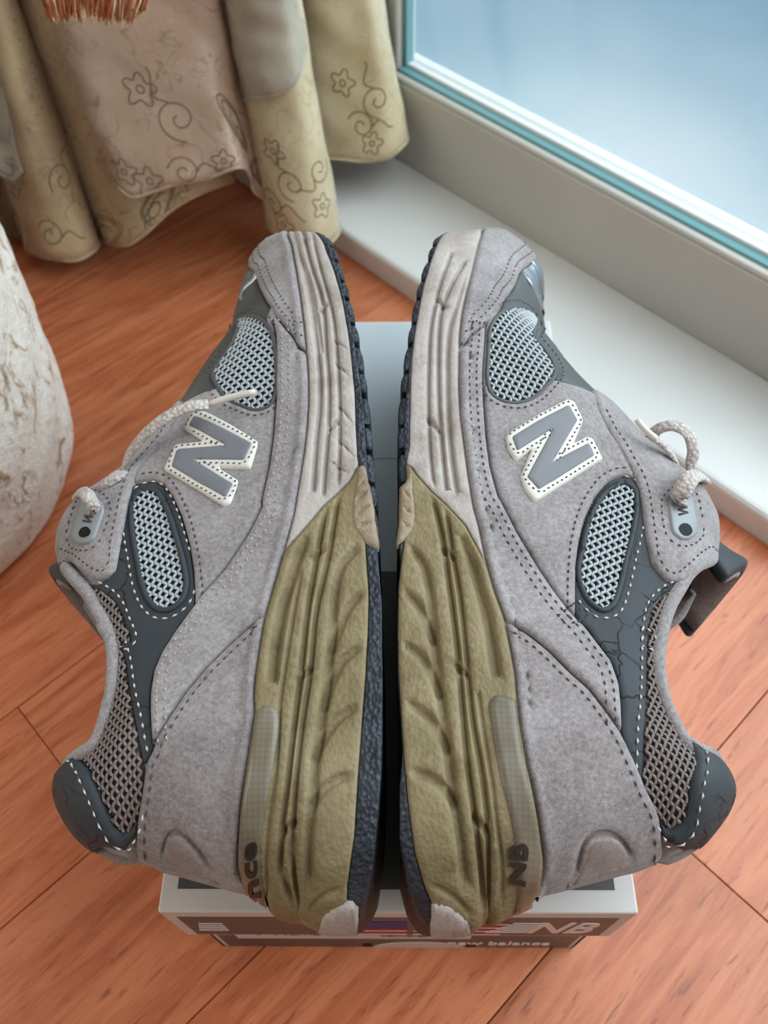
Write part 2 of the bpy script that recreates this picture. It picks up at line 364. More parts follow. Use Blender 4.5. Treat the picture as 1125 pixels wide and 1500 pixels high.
# front of the base
frect('front_panel', -9.6, 9.6, .35, 7.6, CARDG, base, .447, label='dark grey printed field')
frect('size_label', -8.6, 3.9, 3.4, 7.2, CARDW, base, .42, label='white size label')
for i in range(34):
    x = -.9+i*.13; frect('barcode_bar', x, x+random.choice((.04, .07, .09)), 4.2, 6.2, INKD, base, .395)
for (x, s) in ((-7.6, '9'), (-6.7, '9.5')): text('label_text', s, 1.3, lambda a, b, z, x=x: (x+a, .39-z, 4.6+b), INKD, base)
text('label_text', 'WIDTH D', .7, lambda a, b, z: (-5.4+a, .39-z, 4.6+b), INKD, base)
text('brand_lettering', 'new balance', 1.75, lambda a, b, z: (2.7+a, .41-z, 1.2+b), WHI, base, weight=.02, sx=.66)
sheet('thumb_notch', [(1.2+2.6*math.cos(t), .43, 2.2*math.sin(t)*.95+.05) for t in np.linspace(0, math.pi, 16)], CARDW, base, 'white thumb notch')
for x in (-1.7, 4.1): sheet('notch_hole', [(x+.28*math.cos(t), .41, 1.0+.5*math.sin(t)) for t in np.linspace(0, 2*math.pi, 13)[:-1]], HOLE, base)
cf = [(10.52, .25+1.3*math.sin(math.pi*k/8)**1*.9, H-.3-k*.6) for k in range(9)]
mesh('corner_gap', cf+[(10.52, .12, H-.3-k*.6) for k in range(9)], [(i, i+1, 10+i, 9+i) for i in range(8)], INKD, lid, label='dark gap where the lid corner has come open')

# ------------------------------------------------------------------ shoes
ZB=13.63; MID=5.9
def dist(P,C):
    # P (N,2) to polyline C (M,2)
    P=np.asarray(P,float);C=np.asarray(C,float)
    A=C[:-1];D=C[1:]-A;L=(D**2).sum(1)+1e-12
    out=np.empty(len(P))
    for i in range(0,len(P),2000):
        q=P[i:i+2000,None,:]-A[None]
        h=np.clip((q*D).sum(2)/L,0,1)
        out[i:i+2000]=np.sqrt(((q-h[...,None]*D)**2).sum(2)).min(1)
    return out
def inside(P,C):
    P=np.asarray(P,float);C=np.asarray(C,float)
    x,y=P[:,0],P[:,1];r=np.zeros(len(P),bool)
    for (x1,y1),(x2,y2) in zip(C,np.roll(C,-1,0)):
        if y1==y2: continue
        c=((y1>y)!=(y2>y))&(x<(x2-x1)*(y-y1)/(y2-y1)+x1);r^=c
    return r
def sm(x): x=np.clip(x,0,1);return x*x*(3-2*x)
BS=np.array([[-3,4.6],[0,4.7],[4,4.9],[10,5.1],[15,5.6],[20,6.4],[25,6.9],[29,6.8],[33,6.3],[40,6.2]])
BM=np.array([[-3,5.2],[3,5.3],[9,4.5],[14,4.2],[19,4.9],[24,5.3],[29,5.1],[33,4.4],[40,4.2]])
class Shoe:
    def __init__(s,D):
        s.top=np.array(D['top']);s.heel=np.array(D['heel']);s.join=np.array(D['join'])
        s.bot=np.array(D['bot']);s.collar=np.array(D['collar'])
        a,b=s.top[0],s.heel[-1]
        s.top=np.vstack([[a[0]-.9,a[1]-6],[a[0]-.35,a[1]-2.5],s.top]);s.heel=np.vstack([s.heel,[b[0]+.1,b[1]-5]])
        s.sil=np.vstack([s.top,s.collar[1:],s.heel[1:]])
        j=s.join[np.argsort(s.join[:,0])];s.js,s.jt=j[:,0],j[:,1]
        s.body=s.sil
    def rf(s,S,T):
        P=np.stack([S,T],1)
        Rt=np.interp(S,[14,20,28,34],[3.5,4.5,6.5,7.]);f0=np.interp(S,[15,24],[.5,0])
        dc=dist(P,s.collar);ins=inside(P,s.body)|(dc<np.minimum(dist(P,s.top),dist(P,s.heel))+.02)
        x=np.clip(dist(P,s.top)/Rt,0,1)*ins
        f=f0+(1-f0)*np.sqrt(np.clip(1-(1-x)**2.2,0,1))
        x=np.clip(dist(P,s.heel)/4.6,0,1);x=np.where(ins|(S>8),x,0)
        g=np.sqrt(np.clip(1-(1-x)**2.3,0,1))
        u=np.clip((T-np.interp(S,s.js,s.jt))/10,0,1)
        c=1-.10*sm(1-dc/1.6)
        return f*g*c,u
    def W(s,S,T,side=1):
        S=np.asarray(S,float);T=np.asarray(T,float)
        f,u=s.rf(S,T)
        if side>0:
            B=np.interp(S,BS[:,0],BS[:,1]);return MID+f*(B*(1-.27*u**1.35)-.25*sm(u*25)*1)
        B=np.interp(S,BM[:,0],BM[:,1]);return MID-f*(B*(1-.22*u**1.3)-.25*sm(u*25))

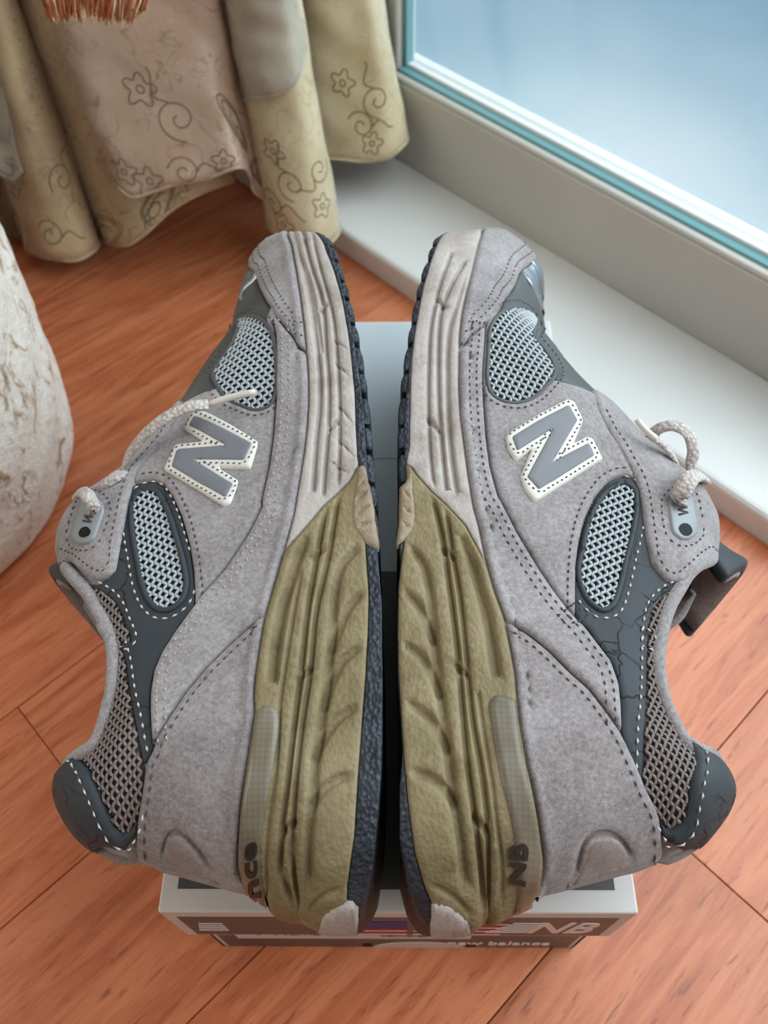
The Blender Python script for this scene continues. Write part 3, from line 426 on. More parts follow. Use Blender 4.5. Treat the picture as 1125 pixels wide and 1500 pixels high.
DATA = json.loads('''{"L":{"top":[[34.48,5.22],[34.47,5.69],[34.35,6.28],[34.32,7.1],[33.97,7.92],[33.43,8.46],[32.8,8.78],[31.74,8.86],[30.91,8.74],[30.25,8.97],[29.66,9.13],[28.78,9.14],[27.6,8.94],[27.02,9.06],[26.5,9.46],[25.91,9.7],[25.34,9.92],[24.62,10.31],[23.85,10.53],[23.5,10.65],[22.01,11.09],[20.97,11.4],[19.94,11.78],[19.0,12.39],[17.84,12.91],[17.35,13.46],[16.88,14.0],[16.41,14.64],[15.33,15.09],[14.44,15.19],[13.71,15.11],[12.87,14.77]],"collar":[[12.87,14.77],[12.27,14.31],[11.41,13.56],[10.74,12.93],[9.98,12.39],[9.24,11.86],[8.51,11.44],[9.23,11.97],[8.58,11.51],[7.89,11.25],[7.06,11.1],[6.25,11.05],[5.63,11.13],[4.85,11.3],[4.41,11.49],[4.21,12.04],[4.07,12.83],[3.92,13.3]],"heel":[[3.92,13.3],[3.64,13.4],[3.2,13.33],[2.75,13.1],[2.05,12.55],[1.59,12.06],[1.24,11.4],[1.04,10.93],[0.9,10.36],[0.95,9.74],[0.88,9.26],[0.67,8.84],[0.47,7.96],[0.15,6.67],[-0.01,6.02],[-0.09,5.55],[-0.38,5.05],[-0.6,4.65],[-0.91,4.49],[-1.08,3.89],[-1.06,3.54],[-1.2,3.23],[-1.36,2.82],[-1.44,2.47],[-1.43,1.78],[-1.43,1.46]],"bot":[[-1.43,1.46],[-1.38,1.48],[-1.08,1.19],[-0.05,0.82],[1.3,0.64],[2.83,0.51],[4.53,0.49],[6.36,0.49],[7.64,0.52],[9.25,0.53],[10.64,0.64],[11.77,0.63],[13.98,0.74],[15.54,0.91],[16.54,0.98],[18.08,1.08],[19.25,1.21],[20.36,1.34],[22.02,1.58],[23.5,1.85],[25.9,2.33],[28.33,2.88],[30.25,3.43],[32.63,4.27],[33.7,4.93],[33.83,5.24],[34.48,5.22]],"join":[[34.03,6.2],[31.88,5.79],[29.71,5.28],[27.11,4.82],[25.04,4.49],[23.03,4.2],[21.8,4.05],[20.15,3.87],[18.84,3.8],[17.58,3.81],[16.25,3.89],[15.07,4.01],[13.25,4.18],[11.64,4.48],[9.96,4.82],[8.71,5.04],[7.65,5.13],[6.36,5.2],[5.62,5.2],[4.89,5.11],[3.96,5.17],[2.89,5.28],[1.93,5.43],[1.06,5.56],[0.28,5.72],[-0.54,5.25]],"obot":[[-1.37,1.73],[-0.63,1.69],[0.83,1.41],[2.3,1.32],[3.95,1.23],[6.36,1.1],[8.17,1.04],[9.67,1.03],[10.64,1.11],[11.77,1.19],[13.23,1.14],[16.04,1.59],[17.57,1.69],[19.15,1.76],[20.36,1.88],[21.54,2.0],[22.51,2.12],[24.44,2.43],[26.76,2.95],[29.15,3.62],[31.72,4.37],[33.26,4.95],[33.83,5.3]],"split":[[16.1,0.97],[15.72,1.51],[14.88,1.9],[14.26,2.42],[13.73,2.94],[12.84,3.56],[12.18,4.05],[11.36,4.66],[11.2,5.06]],"crash":[[15.67,1.49],[14.72,1.7],[13.5,1.82],[12.68,1.75],[12.2,1.48],[11.85,1.21],[11.59,0.8],[13.2,0.81],[14.88,1.1],[15.64,1.35]],"crashlines":[[[14.26,1.78],[15.11,1.07]],[[13.65,1.8],[14.49,0.98]],[[13.05,1.76],[13.72,0.95]],[[12.54,1.59],[12.97,0.88]]],"window":[[4.85,5.08],[5.09,4.94],[5.17,4.59],[4.99,4.27],[4.52,4.17],[3.38,4.21],[2.26,4.34],[1.41,4.5],[0.54,4.63],[-0.1,4.63],[-0.89,4.45],[-0.45,5.45],[0.11,5.94],[1.05,5.55],[1.92,5.42],[2.88,5.27],[3.94,5.16]],"gA":[[[[12.11,3.72],[10.76,4.04],[9.23,4.38],[7.88,4.54],[6.15,4.59]],0.5,-0.28]],"gB":[[[[13.73,2.87],[11.6,3.12],[9.23,3.39],[6.34,3.53],[3.93,3.68],[2.33,3.77],[0.91,3.92],[-0.24,3.9],[-1.04,3.62]],0.26,-0.22],[[[14.26,2.36],[11.46,2.66],[8.96,3.06],[6.34,3.18],[4.52,3.35],[2.83,3.45],[0.88,3.52],[-0.24,3.55],[-1.11,3.32]],0.24,-0.2],[[[11.25,3.33],[11.63,2.89]],0.3,-0.16],[[[6.14,3.6],[6.56,3.19]],0.3,-0.16],[[[0.98,3.89],[1.2,3.5]],0.3,-0.16],[[[10.62,3.78],[7.36,4.07],[5.11,4.22],[2.86,4.19],[0.95,4.39],[-0.12,4.48],[-0.95,4.3]],0.2,-0.1]],"gC":[[[[11.67,1.51],[11.03,2.07],[9.93,2.35],[8.68,2.4],[6.34,2.52],[4.52,2.68],[3.37,2.8],[1.99,2.86],[0.85,2.96],[-0.28,2.95]],0.4,-0.22],[[[9.78,1.18],[9.23,1.71],[8.14,2.17],[7.36,2.38]],0.4,-0.2],[[[7.42,1.3],[6.91,1.95],[6.09,2.34],[5.11,2.59]],0.4,-0.2],[[[5.11,1.31],[4.69,2.0],[4.05,2.49],[3.26,2.83]],0.4,-0.2],[[[2.6,1.43],[2.49,2.04],[2.19,2.53],[1.7,2.88]],0.4,-0.2]],"gF":[[[[37.73,6.65],[27.55,4.63],[25.35,4.17],[22.48,3.69],[20.1,3.38],[18.59,3.33],[17.03,3.41],[14.53,3.46]],0.28,-0.2],[[[38.23,6.1],[26.98,4.02],[24.23,3.38],[21.75,3.14],[19.66,2.94],[17.54,2.9],[15.52,2.97],[14.23,3.01]],0.22,-0.18],[[[37.92,5.56],[26.23,3.47],[23.46,2.86],[21.74,2.66],[18.58,2.43],[14.72,2.38]],0.2,-0.16],[[[29.23,5.01],[26.9,4.32],[24.23,3.77],[21.51,3.32]],0.2,-0.12],[[[23.98,3.51],[24.36,3.23]],0.25,-0.2],[[[17.43,2.81],[17.79,2.51]],0.25,-0.2],[[[22.23,2.77],[21.5,2.04]],0.12,-0.1],[[[20.91,2.69],[19.92,1.91]],0.12,-0.1],[[[18.58,2.45],[17.42,1.69]],0.12,-0.1],[[[16.82,2.39],[15.91,1.66]],0.12,-0.1],[[[15.71,2.63],[15.22,2.0]],0.12,-0.08]],"S1":[[23.68,5.74],[22.86,5.56],[21.16,5.42],[18.9,5.31],[17.21,5.32],[15.78,5.41],[14.19,5.62],[13.8,5.58],[12.51,6.07],[10.98,6.89],[9.91,7.72],[8.82,8.33],[8.32,8.62],[7.52,9.0],[6.77,9.21],[5.86,9.21],[5.06,9.09],[3.87,8.85]],"S2":[[8.8,5.01],[8.73,5.1],[8.3,5.74],[7.55,6.48],[6.74,7.19],[5.79,7.86],[4.87,8.37],[4.15,8.76],[3.8,8.84],[3.47,9.05],[2.83,9.15],[2.41,9.23],[1.95,9.39],[1.42,9.58],[0.93,9.9]],"cap":[[21.46,4.01],[22.51,4.68],[23.31,5.21],[24.07,5.67],[25.72,6.27],[27.65,6.81],[28.89,7.17],[31.49,7.9],[35.56,8.98],[35.38,9.66]],"mesh1":[[27.8,8.45],[25.32,7.43],[24.68,6.79],[23.83,6.16],[22.88,5.73],[21.88,5.52],[20.68,5.39],[19.44,5.38],[18.87,5.61],[18.72,6.16],[19.02,6.85],[19.57,7.67],[20.44,8.16],[21.53,8.48],[22.26,8.21],[23.05,7.78],[23.81,7.64]],"mesh2":[[15.24,11.07],[15.22,10.53],[14.57,10.02],[13.72,9.59],[12.56,9.13],[11.33,8.67],[10.37,8.45],[9.76,8.56],[9.37,8.98],[9.41,9.46],[9.86,9.92],[10.63,10.34],[11.73,10.71],[12.99,11.12],[14.16,11.37],[14.87,11.38]],"S3":[[19.18,9.97],[18.12,10.23],[17.45,10.69],[16.57,11.33],[15.38,11.53],[14.18,11.56],[12.71,11.57],[11.38,11.56],[11.05,11.89],[11.13,12.41],[11.6,13.12],[12.69,14.25],[13.45,15.21]],"sadrear":[[16.57,11.33],[15.66,11.58],[15.74,11.27],[15.68,10.6],[15.39,10.08],[14.76,9.63],[13.67,9.07],[12.17,8.53],[10.97,8.22],[9.61,8.0],[8.95,8.07]],"darkin":[[10.88,12.59],[10.57,12.1],[10.24,11.67],[9.78,11.28],[9.13,10.92],[8.17,10.5],[8.32,10.86],[7.23,10.51],[5.98,10.11],[4.95,9.74],[3.9,9.4],[3.28,9.18]],"tabedge":[[4.07,12.2],[3.48,11.42],[3.02,11.09],[2.42,10.75],[1.86,10.46],[1.55,10.27],[1.49,10.07],[1.58,9.78],[1.89,9.4],[2.41,9.22]],"tablow":[[1.29,11.59],[1.31,11.22],[1.27,10.74],[1.15,10.34],[1.18,10.03],[1.33,9.7],[1.47,9.49]],"arch":[[0.65,8.88],[0.97,8.57],[1.26,8.4],[1.4,8.08],[1.34,7.69],[1.07,7.32],[0.68,6.91],[0.34,6.62],[-0.04,6.43],[0.1,7.62]],"archline":[[0.69,8.69],[0.97,8.55],[1.25,8.36],[1.38,8.09],[1.33,7.69],[1.07,7.32],[0.68,6.91],[0.23,6.6]],"Nout":[[18.1,9.42],[18.97,9.07],[18.94,8.54],[17.99,7.18],[17.04,5.97],[16.75,5.97],[15.67,6.19],[15.85,7.56],[15.19,6.69],[14.77,6.74],[14.02,6.92],[13.9,7.2],[14.96,8.6],[16.07,10.13],[17.31,9.71],[17.3,8.46]],"Nin":[[18.18,9.13],[18.71,8.92],[17.78,7.48],[16.89,6.17],[16.07,6.46],[16.35,8.73],[14.95,6.84],[14.27,7.11],[15.18,8.41],[16.13,9.71],[16.99,9.55],[16.92,7.36]],"eyepoly":[[13.14,12.7],[13.03,12.73],[12.94,12.8],[12.89,12.9],[12.89,13.02],[12.92,13.17],[12.99,13.33],[13.1,13.5],[13.23,13.65],[13.37,13.78],[13.51,13.88],[13.64,13.94],[13.76,13.96],[13.86,13.94],[14.95,13.78],[15.09,13.76],[15.19,13.69],[15.24,13.59],[15.25,13.46],[15.21,13.31],[15.14,13.15],[15.04,13.0],[14.92,12.85],[14.78,12.73],[14.63,12.63],[14.48,12.56],[14.33,12.53],[14.2,12.53]],"eyestitch":[[13.01,12.41],[12.83,12.46],[12.7,12.55],[12.61,12.7],[12.6,12.9],[12.65,13.13],[12.77,13.38],[12.95,13.65],[13.17,13.9],[13.39,14.1],[13.59,14.25],[13.78,14.33],[13.95,14.35],[14.12,14.33],[15.34,14.24],[15.61,14.25],[15.79,14.16],[15.86,13.99],[15.86,13.78],[15.76,13.52],[15.61,13.25],[15.42,12.99],[15.21,12.75],[14.98,12.55],[14.74,12.4],[14.51,12.29],[14.29,12.24],[14.08,12.25]],"eyering":[[13.37,12.9],[13.28,12.9],[13.2,12.94],[13.17,13.02],[13.19,13.13],[13.25,13.25],[13.34,13.36],[13.44,13.44],[13.55,13.48],[13.64,13.47],[13.7,13.42],[13.73,13.33],[13.72,13.23],[13.67,13.11],[13.58,13.01],[13.48,12.94]],"eyebars":[[[14.03,13.39],[13.85,12.96]],[[14.23,13.35],[13.85,12.96]],[[14.23,13.35],[14.06,12.92]]],"eyehole":[13.63,13.3],"toelogo":[[35.04,9.42],[35.31,9.29],[32.13,8.22],[28.83,7.31],[28.79,7.73],[28.61,8.16],[29.13,8.36]],"bumper":[[-1.53,2.83],[-1.15,2.64],[-0.96,2.29],[-0.78,1.63],[-0.87,1.28],[-1.53,1.36]],"bumperline":[[-1.27,3.35],[-1.01,3.01],[-0.75,2.56],[-0.6,2.1],[-0.49,1.64]]},"R":{"top":[[34.46,4.31],[34.6,4.9],[34.7,5.37],[34.75,6.3],[34.35,6.97],[33.95,7.55],[33.4,8.01],[32.96,8.45],[32.42,8.55],[31.81,8.53],[31.05,8.39],[30.46,8.24],[29.43,8.23],[29.0,8.34],[28.23,8.23],[27.56,8.03],[27.06,8.27],[26.17,8.52],[25.3,8.98],[24.28,9.41],[23.37,9.83],[22.47,10.34],[21.82,10.87],[21.62,10.95],[20.44,11.6],[19.43,12.11],[18.72,12.89],[17.85,13.38],[17.0,14.08],[16.17,14.31],[15.21,14.43],[14.13,14.28],[13.39,14.09]],"collar":[[13.39,14.09],[12.65,13.64],[12.19,12.96],[11.6,12.33],[10.84,11.78],[10.05,11.24],[9.16,10.8],[8.3,10.5],[8.0,10.38],[7.02,10.23],[6.15,10.25],[5.3,10.48],[4.56,10.89],[4.31,11.51],[4.33,12.3],[4.11,12.88]],"heel":[[4.11,12.88],[3.55,13.03],[3.18,13.01],[2.67,12.69],[2.09,12.15],[1.6,11.63],[1.11,10.78],[0.96,10.33],[1.03,9.85],[0.71,8.96],[0.61,8.45],[0.08,6.28],[-0.13,5.38],[-0.49,4.97],[-0.8,4.24],[-1.11,3.63],[-1.03,3.29],[-1.15,3.05],[-1.4,2.8],[-1.48,2.22],[-1.53,1.29]],"bot":[[-1.53,1.29],[-1.47,1.3],[-1.18,0.79],[-0.32,0.4],[0.82,0.13],[2.29,0.14],[3.95,0.31],[5.74,0.4],[7.64,0.44],[9.25,0.45],[10.64,0.33],[11.91,0.03],[13.22,0.15],[14.54,0.16],[15.53,0.18],[16.53,0.12],[17.55,0.12],[19.13,0.22],[20.34,0.35],[21.76,0.52],[22.98,0.72],[24.61,0.94],[26.71,1.36],[28.02,1.69],[30.17,2.14],[31.32,2.63],[32.83,3.1],[33.82,3.86],[33.94,4.33],[34.46,4.31]],"join":[[34.7,5.31],[31.73,4.73],[28.16,4.0],[25.55,3.51],[23.83,3.15],[22.46,2.97],[21.5,2.92],[19.65,2.83],[18.05,2.84],[16.51,2.96],[15.03,3.08],[13.54,3.23],[12.76,3.39],[11.04,3.62],[9.79,3.87],[8.69,4.16],[7.37,4.31],[6.35,4.41],[5.37,4.4],[4.3,4.43],[3.09,4.57],[2.01,4.81],[1.21,4.99],[0.56,5.15],[-0.53,5.02]],"obot":[[-1.46,1.55],[-0.52,0.95],[0.37,0.62],[1.78,0.41],[2.83,0.31],[4.53,0.21],[6.35,0.1],[8.16,0.08],[9.95,0.11],[11.19,0.25],[11.9,0.35],[13.22,0.32],[14.54,0.49],[15.63,0.44],[16.53,0.61],[17.55,0.62],[18.07,0.64],[19.34,0.68],[20.81,0.74],[22.48,0.91],[23.6,1.07],[25.43,1.36],[27.35,1.77],[30.45,2.54],[32.52,3.32],[33.6,3.96],[33.94,4.33]],"split":[[15.94,0.07],[15.5,0.7],[15.09,0.94],[14.32,1.53],[13.71,2.11],[12.74,2.86],[11.01,3.62],[10.69,3.93]],"crash":[[15.6,0.65],[14.71,0.35],[14.4,0.0],[11.73,0.01],[11.95,0.35],[12.38,0.72],[13.04,0.86],[14.4,0.8],[15.32,0.76]],"crashlines":[[[14.55,0.77],[15.02,0.35]],[[13.79,0.79],[14.33,0.29]],[[13.11,0.78],[13.57,0.26]],[[12.53,0.67],[12.82,0.26]]],"window":[[5.35,4.36],[5.49,4.05],[5.53,3.59],[5.23,3.34],[4.51,3.35],[3.37,3.45],[2.03,3.67],[0.92,3.93],[0.08,4.1],[-0.86,4.34],[-0.53,5.17],[-0.03,5.46],[0.55,5.15],[1.2,4.98],[2.0,4.8],[3.08,4.56],[4.28,4.42]],"gA":[[[[12.15,2.84],[10.73,3.16],[9.21,3.45],[7.87,3.62],[6.39,3.73]],0.5,-0.28]],"gB":[[[[14.32,1.53],[12.01,1.93],[10.05,2.12],[7.35,2.33],[4.51,2.44],[2.82,2.53],[1.33,2.71],[0.01,2.88],[-1.04,3.04]],0.26,-0.22],[[[13.63,2.11],[11.72,2.28],[9.77,2.51],[7.35,2.65],[4.51,2.78],[2.83,2.98],[1.15,3.15],[0.02,3.19],[-0.99,3.28]],0.24,-0.2],[[[11.61,1.98],[11.33,2.32]],0.3,-0.16],[[[6.73,2.22],[6.37,2.6]],0.3,-0.16],[[[1.33,2.73],[0.97,3.12]],0.3,-0.16],[[[5.59,3.01],[2.83,3.26],[0.89,3.48],[0.03,3.61],[-1.02,3.63]],0.2,-0.1]],"gC":[[[[11.73,0.51],[11.16,1.01],[10.05,1.31],[8.14,1.45],[6.33,1.58],[4.51,1.75],[3.26,1.86],[1.98,1.97],[0.84,2.15],[-0.3,2.31]],0.4,-0.22],[[[9.78,0.21],[9.36,0.73],[8.54,1.15],[7.74,1.4]],0.4,-0.2],[[[7.55,0.2],[7.16,0.82],[6.33,1.34],[5.59,1.59]],0.4,-0.2],[[[5.23,0.27],[4.93,0.9],[4.4,1.41],[3.59,1.8]],0.4,-0.2],[[[2.7,0.47],[2.6,1.08],[2.23,1.63],[1.79,2.0]],0.4,-0.2]],"gF":[[[[29.23,4.32],[26.68,3.64],[24.41,3.03],[23.16,2.64],[21.69,2.45],[19.61,2.37],[17.5,2.37],[15.49,2.48],[14.39,2.59]],0.28,-0.2],[[[27.67,3.49],[25.07,2.56],[23.79,2.18],[22.55,2.05],[20.75,1.97],[18.55,1.95],[16.48,2.03],[14.5,2.15]],0.22,-0.18],[[[27.98,2.78],[25.08,2.07],[22.92,1.68],[20.75,1.54],[18.02,1.48],[15.99,1.53],[14.6,1.63]],0.2,-0.16],[[[17.87,1.48],[17.35,1.87]],0.25,-0.2],[[[24.62,2.06],[24.17,2.34]],0.25,-0.2]],"S1":[[23.42,4.27],[22.24,4.16],[20.56,3.97],[18.79,3.93],[17.21,3.95],[15.7,4.05],[14.21,4.32],[13.89,4.48],[12.54,5.0],[10.93,5.77],[9.57,6.52],[8.65,7.18],[9.29,6.69],[8.63,7.24],[7.81,7.75],[7.09,8.18],[6.2,8.35],[5.41,8.32],[4.28,8.19]],"S2":[[8.64,4.16],[8.47,4.21],[8.14,4.99],[7.43,5.79],[6.55,6.55],[5.96,7.16],[5.2,7.66],[4.4,8.14],[3.65,8.48],[2.69,8.93],[1.96,9.48],[1.5,9.66],[1.01,9.94]],"cap":[[21.45,2.9],[22.24,3.24],[22.89,3.85],[23.66,4.48],[24.74,5.06],[26.31,5.54],[28.37,6.21],[30.17,6.76],[31.84,7.58],[35.73,8.96],[35.25,9.41]],"mesh1":[[22.26,4.35],[23.0,4.42],[23.86,4.74],[24.7,5.27],[25.7,6.02],[26.54,6.73],[27.64,7.4],[24.82,6.94],[23.27,6.64],[22.83,6.95],[22.33,7.21],[21.47,7.4],[20.85,7.31],[20.08,6.84],[19.33,6.11],[19.03,5.34],[19.12,4.69],[19.47,4.29],[20.12,4.17],[21.29,4.25]],"mesh2":[[15.5,9.93],[15.28,10.34],[14.43,10.34],[13.2,10.02],[11.76,9.5],[10.29,8.98],[9.49,8.56],[9.28,8.19],[9.54,7.78],[10.18,7.47],[10.93,7.39],[12.06,7.69],[13.49,8.17],[14.49,8.72],[15.17,9.34]],"S3":[[19.31,9.1],[18.24,9.41],[17.49,9.76],[16.6,10.08],[15.78,10.4],[15.07,10.52],[14.21,10.5],[12.77,10.46],[11.52,10.5],[10.99,10.98],[11.03,11.65],[11.48,12.28],[12.36,13.17],[13.31,14.21]],"sadrear":[[15.78,10.4],[15.67,10.56],[15.85,10.19],[15.81,9.86],[15.5,9.27],[14.59,8.52],[13.46,7.94],[12.27,7.56],[11.14,7.33],[8.96,7.05]],"darkin":[[10.92,12.05],[10.69,11.38],[10.28,10.83],[9.66,10.33],[8.88,10.05],[7.84,9.84],[8.57,9.94],[7.13,9.69],[5.72,9.4],[4.38,9.1],[3.39,8.95],[2.75,8.86]],"tabedge":[[4.73,10.79],[3.98,11.11],[3.04,10.75],[2.34,10.58],[1.82,10.45],[1.62,10.21],[1.64,9.97],[1.87,9.54],[2.19,9.24]],"tablow":[[1.58,11.89],[1.46,11.24],[1.24,10.67],[1.25,10.17],[1.41,9.79],[1.6,9.54]],"arch":[[-0.04,6.4],[0.4,6.39],[0.68,6.54],[1.05,6.65],[1.27,6.93],[1.38,7.52],[1.24,8.06],[0.95,8.5],[0.52,9.01]],"archline":[[0.14,6.36],[0.59,6.51],[1.02,6.63],[1.26,6.93],[1.36,7.52],[1.24,8.06],[0.95,8.5],[0.74,8.85]],"Nout":[[17.14,4.77],[17.4,4.94],[18.49,6.34],[19.44,7.72],[19.29,8.04],[18.34,8.35],[17.16,7.82],[17.52,8.37],[17.51,8.68],[16.46,9.04],[15.34,7.58],[14.12,5.99],[14.03,5.77],[14.57,5.44],[15.23,5.28],[16.56,5.84],[15.95,5.14],[16.52,4.84]],"Nin":[[17.12,5.02],[18.11,6.31],[19.07,7.72],[18.29,8.05],[16.07,6.77],[17.18,8.44],[16.56,8.64],[15.55,7.3],[14.57,6.01],[15.2,5.55],[17.7,6.87],[16.41,5.21]],"eyepoly":[[13.86,12.86],[13.72,12.84],[13.56,12.78],[13.4,12.68],[13.26,12.55],[13.13,12.4],[13.02,12.25],[12.95,12.08],[12.91,11.93],[12.92,11.8],[12.97,11.69],[13.05,11.61],[13.18,11.57],[13.32,11.56],[14.4,11.62],[14.56,11.64],[14.72,11.7],[14.87,11.79],[15.01,11.91],[15.13,12.05],[15.23,12.2],[15.3,12.36],[15.33,12.52],[15.32,12.66],[15.28,12.77],[15.19,12.85],[15.08,12.9],[14.93,12.91]],"eyestitch":[[14.1,13.25],[13.9,13.23],[13.67,13.14],[13.41,12.98],[13.17,12.77],[12.97,12.55],[12.81,12.31],[12.7,12.06],[12.65,11.84],[12.66,11.63],[12.73,11.47],[12.86,11.36],[13.05,11.3],[13.26,11.28],[14.34,11.34],[14.57,11.38],[14.81,11.46],[15.04,11.6],[15.24,11.77],[15.43,11.98],[15.58,12.21],[15.7,12.46],[15.76,12.7],[15.77,12.92],[15.71,13.1],[15.56,13.22],[15.36,13.28],[15.13,13.28]],"eyering":[[13.49,12.45],[13.37,12.41],[13.26,12.32],[13.16,12.21],[13.1,12.09],[13.08,11.97],[13.12,11.88],[13.2,11.84],[13.31,11.83],[13.43,11.88],[13.55,11.96],[13.64,12.07],[13.69,12.19],[13.7,12.3],[13.66,12.39],[13.59,12.44]],"eyebars":[[[14.03,11.97],[14.28,12.42]],[[14.28,11.98],[14.28,12.42]],[[14.28,11.98],[14.53,12.43]]],"eyehole":[13.57,12.25],"toelogo":[[29.97,6.75],[31.17,7.23],[31.75,7.57],[31.25,7.91],[31.11,8.08],[29.22,7.42],[29.26,7.08]],"toelogo2":[[35.6,8.58],[35.46,8.97],[35.05,9.15],[34.12,8.97],[31.37,8.24],[31.32,7.97]],"bumper":[[-0.81,1.17],[-0.87,1.72],[-1.04,2.18],[-1.23,2.49],[-1.51,2.69],[-1.73,1.22]],"bumperline":[[-0.45,0.92],[-0.58,1.6],[-0.84,2.17],[-1.12,2.55],[-1.34,2.86]]},"X":{"L":{"ti":2,"hi":15,"ang1":1.45,"ang2":1.82,"ang3":1.66,"so":1,"tongue":[[21,10.2],[18.5,11.8],[16.6,13.3],[15.2,14.6],[14.2,15.7],[13.7,16.4]],"label":"left sneaker, sole facing right, a long loose lace lying forward over its side","tx":[-0.42,4.76],"laces":[{"p":[[-13.55,15.0,22.93],[-13.05,14.32,24.23],[-13.14,14.49,24.53],[-13.66,15.19,24.03],[-14.74,16.29,22.23]],"w":0.62,"t":0.36},{"p":[[-12.37,17.05,22.93],[-12.37,16.09,24.03],[-12.76,15.92,23.83],[-13.67,16.59,22.03]],"w":0.62,"t":0.34},{"p":[[-12.98,16.71,22.23],[-12.36,16.87,23.43],[-12.01,16.97,24.23],[-11.38,17.18,25.03],[-10.43,17.56,25.83],[-9.39,18.0,26.23],[-8.79,18.17,26.33],[-8.17,18.32,26.23]],"w":0.62,"t":0.26},{"p":[[-11.17,20.3,21.63],[-11.17,19.54,22.03],[-11.63,19.52,21.63],[-12.19,19.89,20.63]],"w":0.5,"t":0.26}],"aglets":[[[-8.21,18.34,26.18],[-7.42,18.56,26.33],[-6.09,18.77,26.53]]]},"R":{"ti":2,"hi":12,"ang1":1.2,"ang2":1.82,"ang3":1.35,"so":1,"tongue":[[21,10.2],[18.5,11.8],[16.7,13.3],[15.5,14.6],[14.5,15.7],[14.0,16.5]],"label":"right sneaker, sole facing left, its lace curled in a small loop above the eyelet","tx":[-0.23,4.38],"laces":[{"p":[[12.63,15.14,23.03],[12.19,14.67,24.43],[12.43,15.03,24.73],[13.17,15.94,24.03],[14.29,17.07,22.23]],"w":0.8,"t":0.4},{"p":[[14.28,17.53,21.23],[13.87,17.78,22.23],[13.72,18.14,23.23],[13.37,18.59,23.83],[12.77,18.98,23.83],[12.22,19.08,23.43],[12.1,18.93,22.63],[12.49,18.68,21.83],[13.17,18.78,21.03]],"w":0.66,"t":0.28},{"p":[[11.61,17.27,22.83],[11.89,17.24,23.23],[12.49,17.54,22.83],[13.49,18.55,21.23]],"w":0.66,"t":0.3},{"p":[[11.03,18.78,22.73],[11.27,18.36,23.13],[12.02,18.9,22.03]],"w":0.5,"t":0.3},{"p":[[11.55,17.74,24.53],[12.18,17.66,23.93],[12.84,17.6,23.03],[13.33,17.95,21.63]],"w":0.42,"t":0.26}],"aglets":[[[11.64,17.6,24.53],[11.17,17.99,24.73],[10.8,18.42,24.93]]]}}}''')
LIFTS = dict(knit=.05)

def resample_closed(C, step):
    C = np.asarray(C, float); C = np.vstack([C, C[:1]]) if np.linalg.norm(C[0]-C[-1]) > 1e-6 else C
    d = np.r_[0, np.cumsum(np.linalg.norm(np.diff(C, axis=0), axis=1))]; n = max(6, int(d[-1]/step))
    x = np.linspace(0, d[-1], n, endpoint=False); return np.stack([np.interp(x, d, C[:, 0]), np.interp(x, d, C[:, 1])], 1)
def smooth_closed(C, step=.2):
    C = np.asarray(C, float); n = len(C); P = np.vstack([C[-3:], C, C[:3]])
    S = spline(P, step=step*.5)
    i0 = np.argmin(((S[:len(S)//2]-C[0])**2).sum(1)); d = ((S-C[0])**2).sum(1); d[:i0+5] = 9e9
    j = i0+5+np.argmin(d[i0+5:]); return resample_closed(S[i0:j], step)
def offset_closed(C, h):
    a = .5*np.sum(C[:, 0]*np.roll(C[:, 1], -1)-np.roll(C[:, 0], -1)*C[:, 1]); T = np.roll(C, -1, 0)-np.roll(C, 1, 0)
    T /= np.linalg.norm(T, axis=1)[:, None]+1e-9; N = np.stack([-T[:, 1], T[:, 0]], 1)*(1 if a > 0 else -1); return C+N*h
def closed(C): return np.vstack([C, C[:1]])

